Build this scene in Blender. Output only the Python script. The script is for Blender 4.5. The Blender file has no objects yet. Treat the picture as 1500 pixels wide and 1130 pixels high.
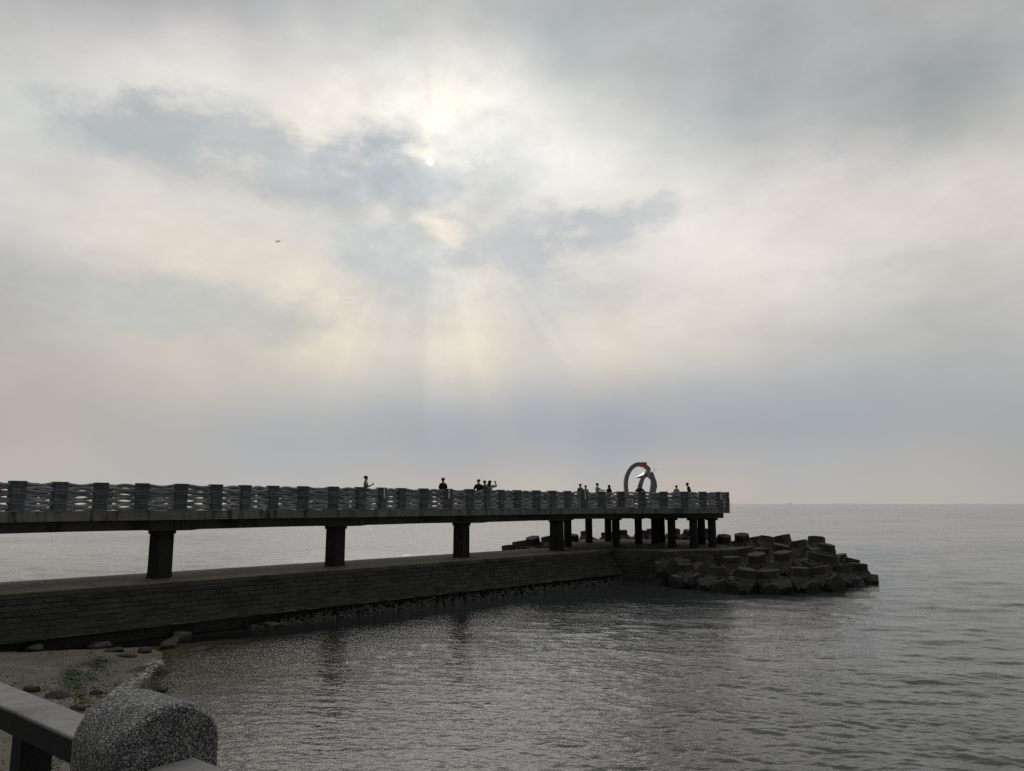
import bpy, bmesh, math, random
import numpy as np
from mathutils import Vector, Matrix, noise as mnoise

random.seed(7)
rng = np.random.default_rng(11)
R = math.radians
scene = bpy.context.scene
col = scene.collection

# ------------------------------------------------------------------ camera
FPX, PITCH = 1128.0, math.atan(173 / 1128.0)
cam_data = bpy.data.cameras.new("camera")
cam_data.sensor_fit = 'HORIZONTAL'
cam_data.sensor_width = 36.0
cam_data.lens = 36.0 * FPX / 1500.0
cam_data.clip_start = 0.1
cam_data.clip_end = 80000
cam = bpy.data.objects.new("camera", cam_data)
col.objects.link(cam)
cam.location = (0, 0, 0)
cam.rotation_euler = (R(90) + PITCH, 0, 0)
scene.camera = cam
scene.view_settings.view_transform = 'Standard'
scene.view_settings.look = 'None'
scene.view_settings.exposure = -2.0     # exposed for the bright sky, the pier left dark
scene.view_settings.gamma = 1.0
scene.cycles.use_denoising = False
scene.cycles.max_bounces = 6
scene.cycles.transparent_max_bounces = 8
scene.cycles.sample_clamp_indirect = 12.0

CP, SP = math.cos(PITCH), math.sin(PITCH)


def ray(px, py):
    u, v = (px - 750) / FPX, (565 - py) / FPX
    return Vector((u, CP - v * SP, SP + v * CP))


def at_y(px, py, y):                       # point on the photograph's ray at distance y ahead
    r = ray(px, py)
    return r * (y / r.y)


def at_z(px, py, z):                       # point on that ray at height z
    r = ray(px, py)
    return r * (z / r.z)


def azel(px, py):
    r = ray(px, py).normalized()
    return math.degrees(math.atan2(r.x, r.y)), math.degrees(math.asin(r.z))


def lin(c):
    c = c / 255.0
    return c / 12.92 if c <= 0.04045 else ((c + 0.055) / 1.055) ** 2.4


SUN_AZ, SUN_EL = azel(630, 237)

# ------------------------------------------------------------------ sky
# measured sky colours: pixel -> sRGB; fitted below by smooth kernels over azimuth and elevation
SKY = [
    (0, 0, 182, 183, 184), (150, 0, 180, 180, 182), (300, 5, 178, 178, 179), (450, 0, 190, 190, 189), (600, 5, 196, 197, 194),
    (750, 0, 184, 186, 186), (900, 0, 173, 177, 178), (1050, 0, 172, 175, 176), (1200, 0, 172, 174, 175), (1350, 0, 174, 174, 174), (1500, 0, 166, 168, 168),
    (0, 100, 203, 203, 200), (150, 100, 217, 215, 211), (300, 100, 224, 220, 215), (420, 90, 205, 205, 203), (520, 95, 212, 211, 206), (620, 80, 212, 211, 206), (740, 75, 205, 206, 203),
    (850, 80, 182, 187, 187), (1000, 90, 180, 182, 183), (1150, 100, 170, 174, 175), (1300, 100, 168, 170, 171), (1440, 100, 169, 172, 171),
    (0, 200, 206, 207, 203), (95, 195, 202, 203, 201), (220, 190, 208, 207, 203), (320, 180, 214, 212, 206), (320, 215, 208, 207, 203), (400, 140, 232, 227, 219), (500, 140, 240, 235, 226), (600, 140, 243, 239, 229),
    (420, 235, 212, 210, 205), (500, 235, 214, 212, 206), (570, 250, 210, 209, 205), (620, 200, 234, 230, 219), (680, 150, 247, 243, 232), (750, 180, 240, 237, 229),
    (850, 170, 210, 212, 208), (1000, 180, 196, 199, 198), (1150, 170, 176, 180, 180), (1300, 170, 168, 172, 173), (1450, 170, 167, 170, 169),
    (0, 290, 212, 210, 205), (120, 290, 218, 213, 206), (250, 280, 211, 208, 204), (350, 280, 208, 206, 201), (450, 300, 206, 205, 200), (650, 250, 222, 219, 210), (700, 250, 210, 210, 206), (760, 260, 205, 208, 207),
    (850, 240, 238, 235, 228), (950, 260, 228, 226, 221), (1100, 250, 206, 205, 202), (1215, 215, 198, 196, 194), (1300, 240, 205, 202, 197), (1450, 240, 208, 203, 197),
    (0, 380, 190, 190, 188), (120, 370, 213, 208, 201), (230, 350, 226, 219, 207), (350, 370, 224, 217, 206), (450, 370, 216, 211, 202), (540, 370, 212, 209, 202), (640, 330, 238, 228, 212), (590, 320, 226, 219, 208), (600, 400, 214, 210, 203),
    (700, 360, 216, 212, 204), (740, 340, 222, 217, 208), (780, 385, 212, 209, 204), (900, 345, 220, 216, 210), (860, 320, 224, 221, 214), (970, 310, 226, 222, 216), (980, 370, 226, 221, 215), (1100, 330, 229, 223, 217), (1250, 340, 220, 214, 208), (1450, 350, 206, 200, 194),
    (0, 470, 184, 181, 177), (120, 470, 192, 190, 184), (250, 440, 206, 202, 194), (370, 440, 212, 207, 197), (450, 430, 226, 217, 202), (520, 460, 224, 217, 203), (610, 470, 205, 203, 197), (665, 470, 226, 219, 205), (740, 450, 214, 210, 202), (800, 440, 208, 206, 202), (850, 440, 212, 208, 201), (950, 440, 218, 212, 205), (1100, 440, 214, 208, 201), (1300, 440, 198, 197, 192), (1450, 440, 190, 189, 185),
    (0, 560, 181, 176, 170), (150, 560, 187, 182, 175), (300, 560, 197, 191, 182), (450, 555, 202, 197, 187), (560, 545, 202, 198, 190), (680, 540, 214, 207, 194), (780, 540, 201, 198, 192), (880, 530, 210, 203, 193), (1000, 540, 196, 194, 190), (1150, 540, 184, 184, 183), (1300, 540, 177, 179, 180), (1450, 540, 172, 174, 174),
    (0, 640, 180, 174, 168), (150, 640, 178, 175, 171), (300, 635, 173, 174, 174), (450, 625, 170, 173, 176), (600, 620, 166, 171, 176), (720, 620, 169, 172, 176), (850, 625, 161, 166, 173), (980, 620, 163, 168, 174), (1100, 615, 164, 168, 174), (1250, 620, 163, 168, 173), (1400, 610, 166, 169, 171), (1500, 620, 165, 167, 168),
    (0, 710, 184, 178, 173), (150, 700, 180, 177, 174), (300, 700, 178, 176, 175), (450, 690, 175, 176, 176), (600, 690, 176, 175, 174), (750, 690, 178, 175, 173), (850, 680, 173, 174, 175), (1000, 700, 182, 176, 171), (1150, 680, 172, 173, 174), (1150, 725, 178, 175, 171), (1300, 700, 176, 173, 170), (1450, 700, 172, 170, 168), (1450, 660, 170, 169, 168),
]
KR = 7.5                                   # kernel radius, degrees


def base_sky(el):                           # plain overcast, outside the measured part
    sm = lambda x, a, b: (lambda u: u * u * (3 - 2 * u))(min(max((x - a) / (b - a), 0), 1))
    return np.array([1.0, 0.985, 0.96]) * (0.40 + 0.22 * sm(el, 4, 15) - 0.22 * sm(el, 24, 36))


pts = np.array([azel(s[0], s[1]) for s in SKY])
SKYC = np.array([s[2:] for s in SKY], float)
SKYC = SKYC.mean(1, keepdims=True) + 1.0 * (SKYC - SKYC.mean(1, keepdims=True))
want = np.array([[lin(c) for c in s] for s in SKYC]) - np.array([base_sky(e) for _, e in pts])
dist = np.linalg.norm(pts[:, None] - pts[None], axis=2)
tt = np.clip(1 - dist / KR, 0, 1)
KM = tt * tt * (3 - 2 * tt)
wts = np.linalg.solve(KM.T @ KM + 0.02 * np.eye(len(pts)), KM.T @ want)

world = bpy.data.worlds.new("World")
scene.world = world
world.use_nodes = True
world.cycles.sampling_method = 'MANUAL'
world.cycles.sample_map_resolution = 512
wt = world.node_tree
wt.nodes.clear()


def N(t, kind, **kw):
    n = t.nodes.new(kind)
    for k, v in kw.items():
        setattr(n, k, v)
    return n


def put(t, sock, v):
    if isinstance(v, bpy.types.NodeSocket):
        t.links.new(v, sock)
    else:
        sock.default_value = v


def math_(t, op, a, b=0.0, c=0.0):
    n = N(t, 'ShaderNodeMath', operation=op)
    put(t, n.inputs[0], a)
    put(t, n.inputs[1], b)
    put(t, n.inputs[2], c)
    return n.outputs[0]


def vmath(t, op, a, b=(0, 0, 0)):
    n = N(t, 'ShaderNodeVectorMath', operation=op)
    put(t, n.inputs[0], a)
    put(t, n.inputs[1], b)
    return n


def maprange(t, v, a, b, c, d, kind='SMOOTHSTEP'):
    n = N(t, 'ShaderNodeMapRange', interpolation_type=kind)
    for i, x in enumerate((v, a, b, c, d)):
        put(t, n.inputs[i], x)
    return n.outputs[0]


tc = N(wt, 'ShaderNodeTexCoord')
dirv = tc.outputs['Generated']
sep = N(wt, 'ShaderNodeSeparateXYZ')
wt.links.new(dirv, sep.inputs[0])
AZ = math_(wt, 'MULTIPLY', math_(wt, 'ARCTAN2', sep.outputs[0], sep.outputs[1]), 180 / math.pi)
EL = math_(wt, 'MULTIPLY', math_(wt, 'ARCSINE', sep.outputs[2]), 180 / math.pi)
cmb = N(wt, 'ShaderNodeCombineXYZ')
put(wt, cmb.inputs[0], AZ)
put(wt, cmb.inputs[1], math_(wt, 'MAXIMUM', EL, 0.0))
flat = cmb.outputs[0]


def wnoise(scale, detail, rough=0.55, stretch=(1, 1, 1), lacun=2.0):
    m = N(wt, 'ShaderNodeMapping')
    wt.links.new(dirv, m.inputs[0])
    m.inputs['Scale'].default_value = stretch
    n = N(wt, 'ShaderNodeTexNoise')
    wt.links.new(m.outputs[0], n.inputs['Vector'])
    n.inputs['Scale'].default_value = scale
    n.inputs['Detail'].default_value = detail
    n.inputs['Roughness'].default_value = rough
    return n


# ragged cloud edges: shift the lookup by a soft noise, less towards the horizon
wn = wnoise(7.0, 5, 0.6, (1, 1, 1.8))
wofs = vmath(wt, 'SUBTRACT', wn.outputs['Color'], (0.5, 0.5, 0.5)).outputs[0]
wsc = N(wt, 'ShaderNodeVectorMath', operation='SCALE')
wt.links.new(wofs, wsc.inputs[0])
put(wt, wsc.inputs['Scale'], maprange(wt, EL, 3.0, 22.0, 0.5, 4.5))
warped = vmath(wt, 'ADD', flat, wsc.outputs[0]).outputs[0]

fade = math_(wt, 'ADD', maprange(wt, EL, 4.0, 15.0, 0.40, 0.62), math_(wt, 'ADD', maprange(wt, EL, 24.0, 36.0, 0.0, -0.22), maprange(wt, EL, 42.0, 72.0, 0.0, 0.50)))
bs = N(wt, 'ShaderNodeVectorMath', operation='SCALE')
bs.inputs[0].default_value = (1.0, 0.985, 0.96)
wt.links.new(fade, bs.inputs['Scale'])
# the half of the sky away from the sun is darker
back = math_(wt, 'MAXIMUM', maprange(wt, math_(wt, 'ABSOLUTE', AZ), 40.0, 92.0, 1.0, 0.20), maprange(wt, EL, 45.0, 75.0, 0.0, 1.0))
bs2 = N(wt, 'ShaderNodeVectorMath', operation='SCALE')
wt.links.new(bs.outputs[0], bs2.inputs[0])
wt.links.new(back, bs2.inputs['Scale'])
acc = bs2.outputs[0]
for (a, e), w in zip(pts, wts):
    dn = vmath(wt, 'DISTANCE', warped, (float(a), float(e), 0.0))
    kv = maprange(wt, dn.outputs['Value'], 0.0, KR, 1.0, 0.0)
    sv_ = N(wt, 'ShaderNodeVectorMath', operation='SCALE')
    sv_.inputs[0].default_value = tuple(float(x) for x in w)
    wt.links.new(kv, sv_.inputs['Scale'])
    acc = vmath(wt, 'ADD', acc, sv_.outputs[0]).outputs[0]

# separate darker clouds with ragged, wispy rims: centre, half sizes in pixels, tilt, thickness, colour
CLOUDS = [
    (225, 200, 185, 72, 6, .95, (177, 183, 184)), (400, 232, 190, 74, 15, .85, (182, 187, 189)),
    (560, 252, 125, 78, 8, .95, (176, 183, 187)), (655, 272, 75, 44, -12, .65, (182, 188, 190)),
    (765, 366, 135, 80, -4, .80, (182, 187, 190)), (890, 340, 100, 48, -12, .75, (182, 188, 192)),
    (590, 380, 140, 88, 8, .85, (188, 193, 194)), (265, 448, 260, 60, 2, .7, (187, 189, 186)),
    (850, 440, 100, 30, -4, .5, (192, 195, 193)), (968, 312, 40, 28, -20, .6, (192, 197, 200)),
    (1215, 214, 46, 22, 0, .4, (180, 183, 186)), (700, 200, 80, 40, -25, .35, (205, 207, 205)),
]
cn = wnoise(13.0, 7, 0.62, (1, 1, 1.9))
cfb = math_(wt, 'MULTIPLY', math_(wt, 'SUBTRACT', cn.outputs['Fac'], 0.5), 1.35)
for cx_, cy_, rx_, ry_, rot_, thick, colr in CLOUDS:
    ca, ce = azel(cx_, cy_)
    ea, ee = azel(cx_ + rx_, cy_)
    ua, ue = azel(cx_, cy_ - ry_)
    mp_ = N(wt, 'ShaderNodeMapping', vector_type='TEXTURE')
    wt.links.new(warped, mp_.inputs['Vector'])
    mp_.inputs['Location'].default_value = (ca, ce, 0)
    mp_.inputs['Rotation'].default_value = (0, 0, -R(rot_))
    mp_.inputs['Scale'].default_value = (abs(ea - ca), abs(ue - ce), 1)
    ln = vmath(wt, 'LENGTH', mp_.outputs[0]).outputs['Value']
    den = math_(wt, 'ADD', math_(wt, 'SUBTRACT', 1.0, ln), cfb)
    alp = maprange(wt, den, -0.10, 0.62, 0.0, min(thick, .97))
    cm = N(wt, 'ShaderNodeMix', data_type='RGBA')
    wt.links.new(alp, cm.inputs[0])
    wt.links.new(acc, cm.inputs[6])
    cm.inputs[7].default_value = (*[lin(c) for c in colr], 1)
    acc = cm.outputs[2]

# cloud texture
n1 = wnoise(5.0, 9, 0.62, (1, 1, 2.2))
n2 = wnoise(26.0, 6, 0.6, (1, 1, 1.6))
tex1 = math_(wt, 'MULTIPLY', math_(wt, 'SUBTRACT', n1.outputs['Fac'], 0.5), maprange(wt, EL, 2.0, 14.0, 0.05, 0.42))
sund = vmath(wt, 'DISTANCE', flat, (SUN_AZ, SUN_EL, 0.0)).outputs['Value']
near_sun = maprange(wt, sund, 1.0, 12.0, 0.62, 0.15)
tex2 = math_(wt, 'MULTIPLY', math_(wt, 'SUBTRACT', n2.outputs['Fac'], 0.5), math_(wt, 'MULTIPLY', near_sun, maprange(wt, EL, 6.0, 14.0, 0.0, 1.0)))
# crepuscular rays: streaks fanning out below the sun
sw = N(wt, 'ShaderNodeSeparateXYZ')
wt.links.new(vmath(wt, 'SUBTRACT', flat, (SUN_AZ, SUN_EL + 1.0, 0.0)).outputs[0], sw.inputs[0])
phi = math_(wt, 'ARCTAN2', sw.outputs[0], math_(wt, 'MULTIPLY', sw.outputs[1], -1.0))
rn = N(wt, 'ShaderNodeTexNoise', noise_dimensions='1D')
put(wt, rn.inputs['W'], math_(wt, 'MULTIPLY', phi, 6.3))
rn.inputs['Scale'].default_value = 1.0
rn.inputs['Detail'].default_value = 2.0
rmask = math_(wt, 'MULTIPLY', maprange(wt, sund, 6.0, 12.0, 0.0, 1.0), maprange(wt, sund, 16.0, 24.0, 1.0, 0.0))
rmask = math_(wt, 'MULTIPLY', rmask, maprange(wt, math_(wt, 'ABSOLUTE', math_(wt, 'SUBTRACT', phi, 0.12)), 0.45, 1.05, 1.0, 0.0))
rays = math_(wt, 'MULTIPLY', math_(wt, 'MULTIPLY', math_(wt, 'SUBTRACT', rn.outputs['Fac'], 0.45), 0.24), rmask)
# the cloud glows where the sun is behind it, with short streaks fanning upwards
glow = math_(wt, 'MULTIPLY', math_(wt, 'EXPONENT', math_(wt, 'MULTIPLY', sund, -0.17)), 0.17)
phu = math_(wt, 'ARCTAN2', sw.outputs[0], sw.outputs[1])
ru = N(wt, 'ShaderNodeTexNoise', noise_dimensions='1D')
put(wt, ru.inputs['W'], math_(wt, 'MULTIPLY', phu, 5.0))
ru.inputs['Detail'].default_value = 3.0
ru.inputs['Scale'].default_value = 1.0
um = math_(wt, 'MULTIPLY', maprange(wt, sund, 1.0, 3.0, 0.0, 1.0), maprange(wt, sund, 5.0, 15.0, 1.0, 0.0))
um = math_(wt, 'MULTIPLY', um, maprange(wt, math_(wt, 'ABSOLUTE', math_(wt, 'SUBTRACT', phu, 0.5)), 0.7, 1.5, 1.0, 0.0))
upr = math_(wt, 'MULTIPLY', math_(wt, 'MULTIPLY', math_(wt, 'SUBTRACT', ru.outputs['Fac'], 0.45), 0.15), um)
glow = math_(wt, 'ADD', math_(wt, 'ADD', glow, upr), math_(wt, 'MULTIPLY', math_(wt, 'EXPONENT', math_(wt, 'MULTIPLY', sund, -1.3)), 0.12))
gain = math_(wt, 'ADD', math_(wt, 'ADD', math_(wt, 'ADD', math_(wt, 'ADD', 1.045, tex1), tex2), rays), glow)
cl = N(wt, 'ShaderNodeVectorMath', operation='SCALE')
wt.links.new(acc, cl.inputs[0])
wt.links.new(gain, cl.inputs['Scale'])
# the sun's disc shows through the cloud
disc = maprange(wt, sund, 0.24, 0.28, 1.0, 0.0)
dm = N(wt, 'ShaderNodeMix', data_type='RGBA')
put(wt, dm.inputs[0], disc)
wt.links.new(cl.outputs[0], dm.inputs[6])
dm.inputs[7].default_value = (1.8, 1.78, 1.7, 1)
STR = 0.1
up = N(wt, 'ShaderNodeVectorMath', operation='SCALE')
wt.links.new(dm.outputs[2], up.inputs[0])
up.inputs['Scale'].default_value = 4.0 / STR
sky = N(wt, 'ShaderNodeTexSky', sky_type='NISHITA', sun_disc=False)
sky.sun_elevation = R(SUN_EL)
sky.sun_rotation = R(SUN_AZ)
mixs = N(wt, 'ShaderNodeMix', data_type='RGBA')
mixs.inputs[0].default_value = 0.97        # cloud cover over the clear sky
wt.links.new(sky.outputs[0], mixs.inputs[6])
wt.links.new(up.outputs[0], mixs.inputs[7])
bg = N(wt, 'ShaderNodeBackground')
bg.inputs['Strength'].default_value = STR
wt.links.new(mixs.outputs[2], bg.inputs['Color'])
wo = N(wt, 'ShaderNodeOutputWorld')
wt.links.new(bg.outputs[0], wo.inputs[0])

sun_data = bpy.data.lights.new("sun", 'SUN')
sun_data.energy = 0.5
sun_data.angle = R(28)
sun_data.color = (1.0, 0.95, 0.87)
sun = bpy.data.objects.new("sun", sun_data)
col.objects.link(sun)
a_, e_ = R(SUN_AZ), R(SUN_EL)
sdir = Vector((math.sin(a_) * math.cos(e_), math.cos(a_) * math.cos(e_), math.sin(e_)))
sun.rotation_euler = sdir.to_track_quat('Z', 'Y').to_euler()

# ------------------------------------------------------------------ helpers


def tag(o, label=None, cat=None, group=None, kind=None):
    for k, v in (('label', label), ('category', cat), ('group', group), ('kind', kind)):
        if v:
            o[k] = v
    return o


def empty(name, loc=(0, 0, 0), rz=0.0):
    o = bpy.data.objects.new(name, None)
    col.objects.link(o)
    o.location = loc
    o.rotation_euler = (0, 0, rz)
    o.empty_display_size = 0.3
    return o


class MB:
    def __init__(self):
        self.v, self.f = [], []

    def add(self, vs, fs):
        k = len(self.v)
        self.v += [tuple(p) for p in vs]
        self.f += [tuple(i + k for i in q) for q in fs]

    def box(self, c, s, mat=None, jit=0.0, taper=0.0):
        vs = []
        for dz in (-.5, .5):
            for dx, dy in ((-.5, -.5), (.5, -.5), (.5, .5), (-.5, .5)):
                k = 1 - (taper if dz > 0 else 0)
                p = Vector((dx * s[0] * k, dy * s[1] * k, dz * s[2]))
                if jit:
                    p += Vector((random.uniform(-jit, jit), random.uniform(-jit, jit), random.uniform(-jit, jit)))
                p += Vector(c)
                vs.append(mat @ p if mat else p)
        self.add(vs, [(3, 2, 1, 0), (4, 5, 6, 7), (0, 1, 5, 4), (1, 2, 6, 5), (2, 3, 7, 6), (3, 0, 4, 7)])

    def prism(self, poly, z0, z1):
        n = len(poly)
        ar = sum(poly[i][0] * poly[(i + 1) % n][1] - poly[(i + 1) % n][0] * poly[i][1] for i in range(n))
        if ar < 0:
            poly = poly[::-1]
        vs = [(p[0], p[1], z0) for p in poly] + [(p[0], p[1], z1) for p in poly]
        fs = [tuple(range(n - 1, -1, -1)), tuple(range(n, 2 * n))]
        fs += [(i, (i + 1) % n, n + (i + 1) % n, n + i) for i in range(n)]
        self.add(vs, fs)

    def loft(self, rings, caps=True):
        n = len(rings[0])
        vs = [p for r in rings for p in r]
        fs = []
        for i in range(len(rings) - 1):
            for j in range(n):
                fs.append((i * n + j, i * n + (j + 1) % n, (i + 1) * n + (j + 1) % n, (i + 1) * n + j))
        if caps:
            fs.append(tuple(range(n - 1, -1, -1)))
            fs.append(tuple(range((len(rings) - 1) * n, len(rings) * n)))
        self.add(vs, fs)

    def tube(self, pts_, rad, n=8):
        rings = []
        P = [Vector(p) for p in pts_]
        for i, p in enumerate(P):
            t = (P[min(i + 1, len(P) - 1)] - P[max(i - 1, 0)]).normalized()
            s = t.cross(Vector((0, 0, 1)))
            if s.length < 1e-3:
                s = Vector((1, 0, 0))
            s.normalize()
            w = s.cross(t)
            r = rad[i] if isinstance(rad, (list, tuple)) else rad
            rings.append([p + s * r * math.cos(2 * math.pi * k / n) + w * r * math.sin(2 * math.pi * k / n) for k in range(n)])
        self.loft(rings)

    def mesh(self, name, mat, bevel=0.0, smooth=False):
        m = bpy.data.meshes.new(name)
        m.from_pydata(self.v, [], self.f)
        bm = bmesh.new()
        bm.from_mesh(m)
        bmesh.ops.recalc_face_normals(bm, faces=bm.faces)
        if bevel:
            es = [e for e in bm.edges if len(e.link_faces) == 2 and e.calc_face_angle(0) > 0.5]
            bmesh.ops.bevel(bm, geom=es, offset=bevel, segments=1, affect='EDGES', clamp_overlap=True)
        bm.to_mesh(m)
        bm.free()
        if smooth:
            m.polygons.foreach_set('use_smooth', [True] * len(m.polygons))
        if mat:
            m.materials.append(mat)
        return m

    def build(self, name, mat, parent=None, bevel=0.0, smooth=False):
        o = bpy.data.objects.new(name, self.mesh(name, mat, bevel, smooth))
        col.objects.link(o)
        if parent:
            o.parent = parent
        return o


def mesh_obj(name, me, parent=None, loc=(0, 0, 0), rot=(0, 0, 0)):
    o = bpy.data.objects.new(name, me)
    col.objects.link(o)
    o.location = loc
    o.rotation_euler = rot
    if parent:
        o.parent = parent
    return o


# ------------------------------------------------------------------ materials
def new_mat(name):
    m = bpy.data.materials.new(name)
    m.use_nodes = True
    t = m.node_tree
    t.nodes.clear()
    out = N(t, 'ShaderNodeOutputMaterial')
    b = N(t, 'ShaderNodeBsdfPrincipled')
    t.links.new(b.outputs[0], out.inputs[0])
    return m, t, b, out


def tnoise(t, vec, scale, detail=6, rough=0.6):
    n = N(t, 'ShaderNodeTexNoise')
    if vec:
        t.links.new(vec, n.inputs['Vector'])
    n.inputs['Scale'].default_value = scale
    n.inputs['Detail'].default_value = detail
    n.inputs['Roughness'].default_value = rough
    return n


def ramp(t, fac, stops):
    r = N(t, 'ShaderNodeValToRGB')
    put(t, r.inputs[0], fac)
    el = r.color_ramp.elements
    while len(el) < len(stops):
        el.new(0.5)
    for e, (p, c) in zip(el, stops):
        e.position = p
        e.color = (*c, 1)
    return r.outputs[0]


def mixc(t, kind, fac, a, b):
    n = N(t, 'ShaderNodeMix', data_type='RGBA', blend_type=kind)
    for i, x in ((0, fac), (6, a), (7, b)):
        if isinstance(x, tuple) and len(x) == 3:
            x = (*x, 1)
        put(t, n.inputs[i], x)
    return n.outputs[2]


def surface(name, c0, c1, scale=1.2, rough=0.9, bump=0.02, bscale=14.0, island=0.0, stain=None, spec=0.3, streak=False):
    """weathered mineral surface: two-scale mottling, per-block variation, stains, fine relief"""
    m, t, b, out = new_mat(name)
    g = N(t, 'ShaderNodeNewGeometry')
    pos = g.outputs['Position']
    a = tnoise(t, pos, scale, 7, 0.62)
    fine = tnoise(t, pos, scale * 11, 5, 0.7)
    f = math_(t, 'ADD', math_(t, 'MULTIPLY', a.outputs[0], 0.7), math_(t, 'MULTIPLY', fine.outputs[0], 0.3))
    c = ramp(t, f, [(0.33, c0), (0.67, c1)])
    if island:
        k = math_(t, 'MULTIPLY_ADD', g.outputs['Random Per Island'], island * 2, 1 - island)
        v = N(t, 'ShaderNodeCombineColor')
        for i in range(3):
            t.links.new(k, v.inputs[i])
        c = mixc(t, 'MULTIPLY', 1.0, c, v.outputs[0])
    if stain:
        mp = N(t, 'ShaderNodeMapping')
        t.links.new(pos, mp.inputs[0])
        mp.inputs['Scale'].default_value = (2.2, 2.2, 0.35) if streak else (0.8, 0.8, 0.8)
        s = tnoise(t, mp.outputs[0], 1.0, 6, 0.65)
        c = mixc(t, 'MIX', maprange(t, s.outputs[0], 0.5, 0.66, 0.0, 0.85), c, stain)
    t.links.new(c, b.inputs['Base Color'])
    b.inputs['Roughness'].default_value = rough
    b.inputs['Specular IOR Level'].default_value = spec
    bn = tnoise(t, pos, bscale, 6, 0.65)
    bp = N(t, 'ShaderNodeBump')
    bp.inputs['Strength'].default_value = 0.8
    bp.inputs['Distance'].default_value = bump
    t.links.new(bn.outputs[0], bp.inputs['Height'])
    t.links.new(bp.outputs[0], b.inputs['Normal'])
    return m


def plain(name, c, rough=0.8, metal=0.0, spec=0.4, vary=0.12, scale=9.0):
    m, t, b, out = new_mat(name)
    g = N(t, 'ShaderNodeTexCoord')
    a = tnoise(t, g.outputs['Object'], scale, 4)
    lo = tuple(x * (1 - vary) for x in c)
    hi = tuple(min(x * (1 + vary), 1) for x in c)
    t.links.new(ramp(t, a.outputs[0], [(0.35, lo), (0.65, hi)]), b.inputs['Base Color'])
    b.inputs['Roughness'].default_value = rough
    b.inputs['Metallic'].default_value = metal
    b.inputs['Specular IOR Level'].default_value = spec
    return m


M = {}
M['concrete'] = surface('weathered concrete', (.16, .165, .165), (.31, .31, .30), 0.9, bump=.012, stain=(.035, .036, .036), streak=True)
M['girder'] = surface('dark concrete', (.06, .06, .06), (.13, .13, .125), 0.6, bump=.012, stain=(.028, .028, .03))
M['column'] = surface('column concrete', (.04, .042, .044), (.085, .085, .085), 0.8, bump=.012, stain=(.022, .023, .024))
M['railstone'] = surface('slate grey stone', (.09, .097, .115), (.20, .213, .24), 2.5, bump=.02, bscale=20, island=.3)
M['slat'] = surface('carved stone ribbons', (.25, .265, .275), (.50, .52, .53), 2.2, bump=.02, bscale=22, island=.3)
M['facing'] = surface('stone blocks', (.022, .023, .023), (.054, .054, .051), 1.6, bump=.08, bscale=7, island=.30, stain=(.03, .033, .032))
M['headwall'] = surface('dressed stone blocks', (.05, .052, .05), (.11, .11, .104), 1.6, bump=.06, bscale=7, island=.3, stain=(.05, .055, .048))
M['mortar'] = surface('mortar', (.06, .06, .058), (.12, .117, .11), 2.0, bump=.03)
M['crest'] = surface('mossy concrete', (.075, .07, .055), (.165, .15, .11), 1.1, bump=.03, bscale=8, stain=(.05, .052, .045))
M['wetrock'] = surface('wet rock', (.03, .03, .029), (.08, .078, .074), 2.0, rough=.6, bump=.06, bscale=6)
M['barnacle'] = surface('barnacled rubble', (.035, .035, .034), (.13, .13, .125), 5.0, bump=.06, bscale=14)
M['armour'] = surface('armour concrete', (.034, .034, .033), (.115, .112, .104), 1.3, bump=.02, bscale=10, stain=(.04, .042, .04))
for key, z0 in (('armour', -4.62), ('facing', -4.70)):
    t = M[key].node_tree
    b = next(n for n in t.nodes if n.type == 'BSDF_PRINCIPLED')
    src = b.inputs['Base Color'].links[0].from_socket
    g = N(t, 'ShaderNodeNewGeometry')
    sx = N(t, 'ShaderNodeSeparateXYZ')
    t.links.new(g.outputs['Position'], sx.inputs[0])
    wn_ = tnoise(t, g.outputs['Position'], 2.2, 5, .65)
    zz = math_(t, 'ADD', sx.outputs[2], math_(t, 'MULTIPLY', math_(t, 'SUBTRACT', wn_.outputs[0], .5), .7))
    wet = maprange(t, zz, z0 - .08, z0 + .08, .85, 0.0)
    t.links.new(mixc(t, 'MIX', wet, src, (.022, .026, .022)), b.inputs['Base Color'])
    put(t, b.inputs['Roughness'], math_(t, 'SUBTRACT', .9, math_(t, 'MULTIPLY', wet, .35)))
M['rock'] = surface('beach rock', (.06, .055, .05), (.16, .15, .135), 4.0, bump=.03, bscale=12)
M['rail'] = surface('cast stone handrail', (.24, .24, .235), (.38, .38, .37), 14, bump=.004, bscale=110, rough=.75, stain=(.15, .15, .145))
M['railunder'] = plain('dark painted beam', (.022, .023, .024), .7)
M['promenade'] = surface('paving', (.10, .10, .095), (.18, .17, .16), 2.0)
M['steel'] = plain('polished steel', (.36, .38, .42), .12, 1.0, vary=.04)
M['bright_steel'] = plain('bright steel', (.86, .87, .88), .2, 1.0, vary=.03)
M['orange'] = plain('plain orange', (.80, .13, .02), .4)
M['white'] = plain('white plastic', (.75, .78, .80), .4)
M['skin'] = plain('skin', (.34, .20, .14), .6)
M['hair'] = plain('black hair', (.012, .010, .009), .5)
M['black'] = plain('black cloth', (.018, .018, .02), .9)
M['navy'] = plain('dark blue cloth', (.02, .025, .045), .9)
M['pale'] = plain('pale cloth', (.42, .42, .40), .9)
M['grey'] = plain('grey cloth', (.14, .14, .14), .9)
M['beige'] = plain('beige cloth', (.36, .28, .22), .9)
M['jean'] = plain('denim', (.04, .05, .08), .9)
M['plane'] = plain('aircraft paint', (.86, .86, .88), .4)
M['hull'] = plain('ship paint', (.55, .56, .6), .6)
M['algae'] = plain('green algae', (.045, .095, .018), .8, vary=.4, scale=20)
M['flint'] = plain('pebbles', (.13, .12, .105), .85, vary=.5, scale=4)

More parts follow.
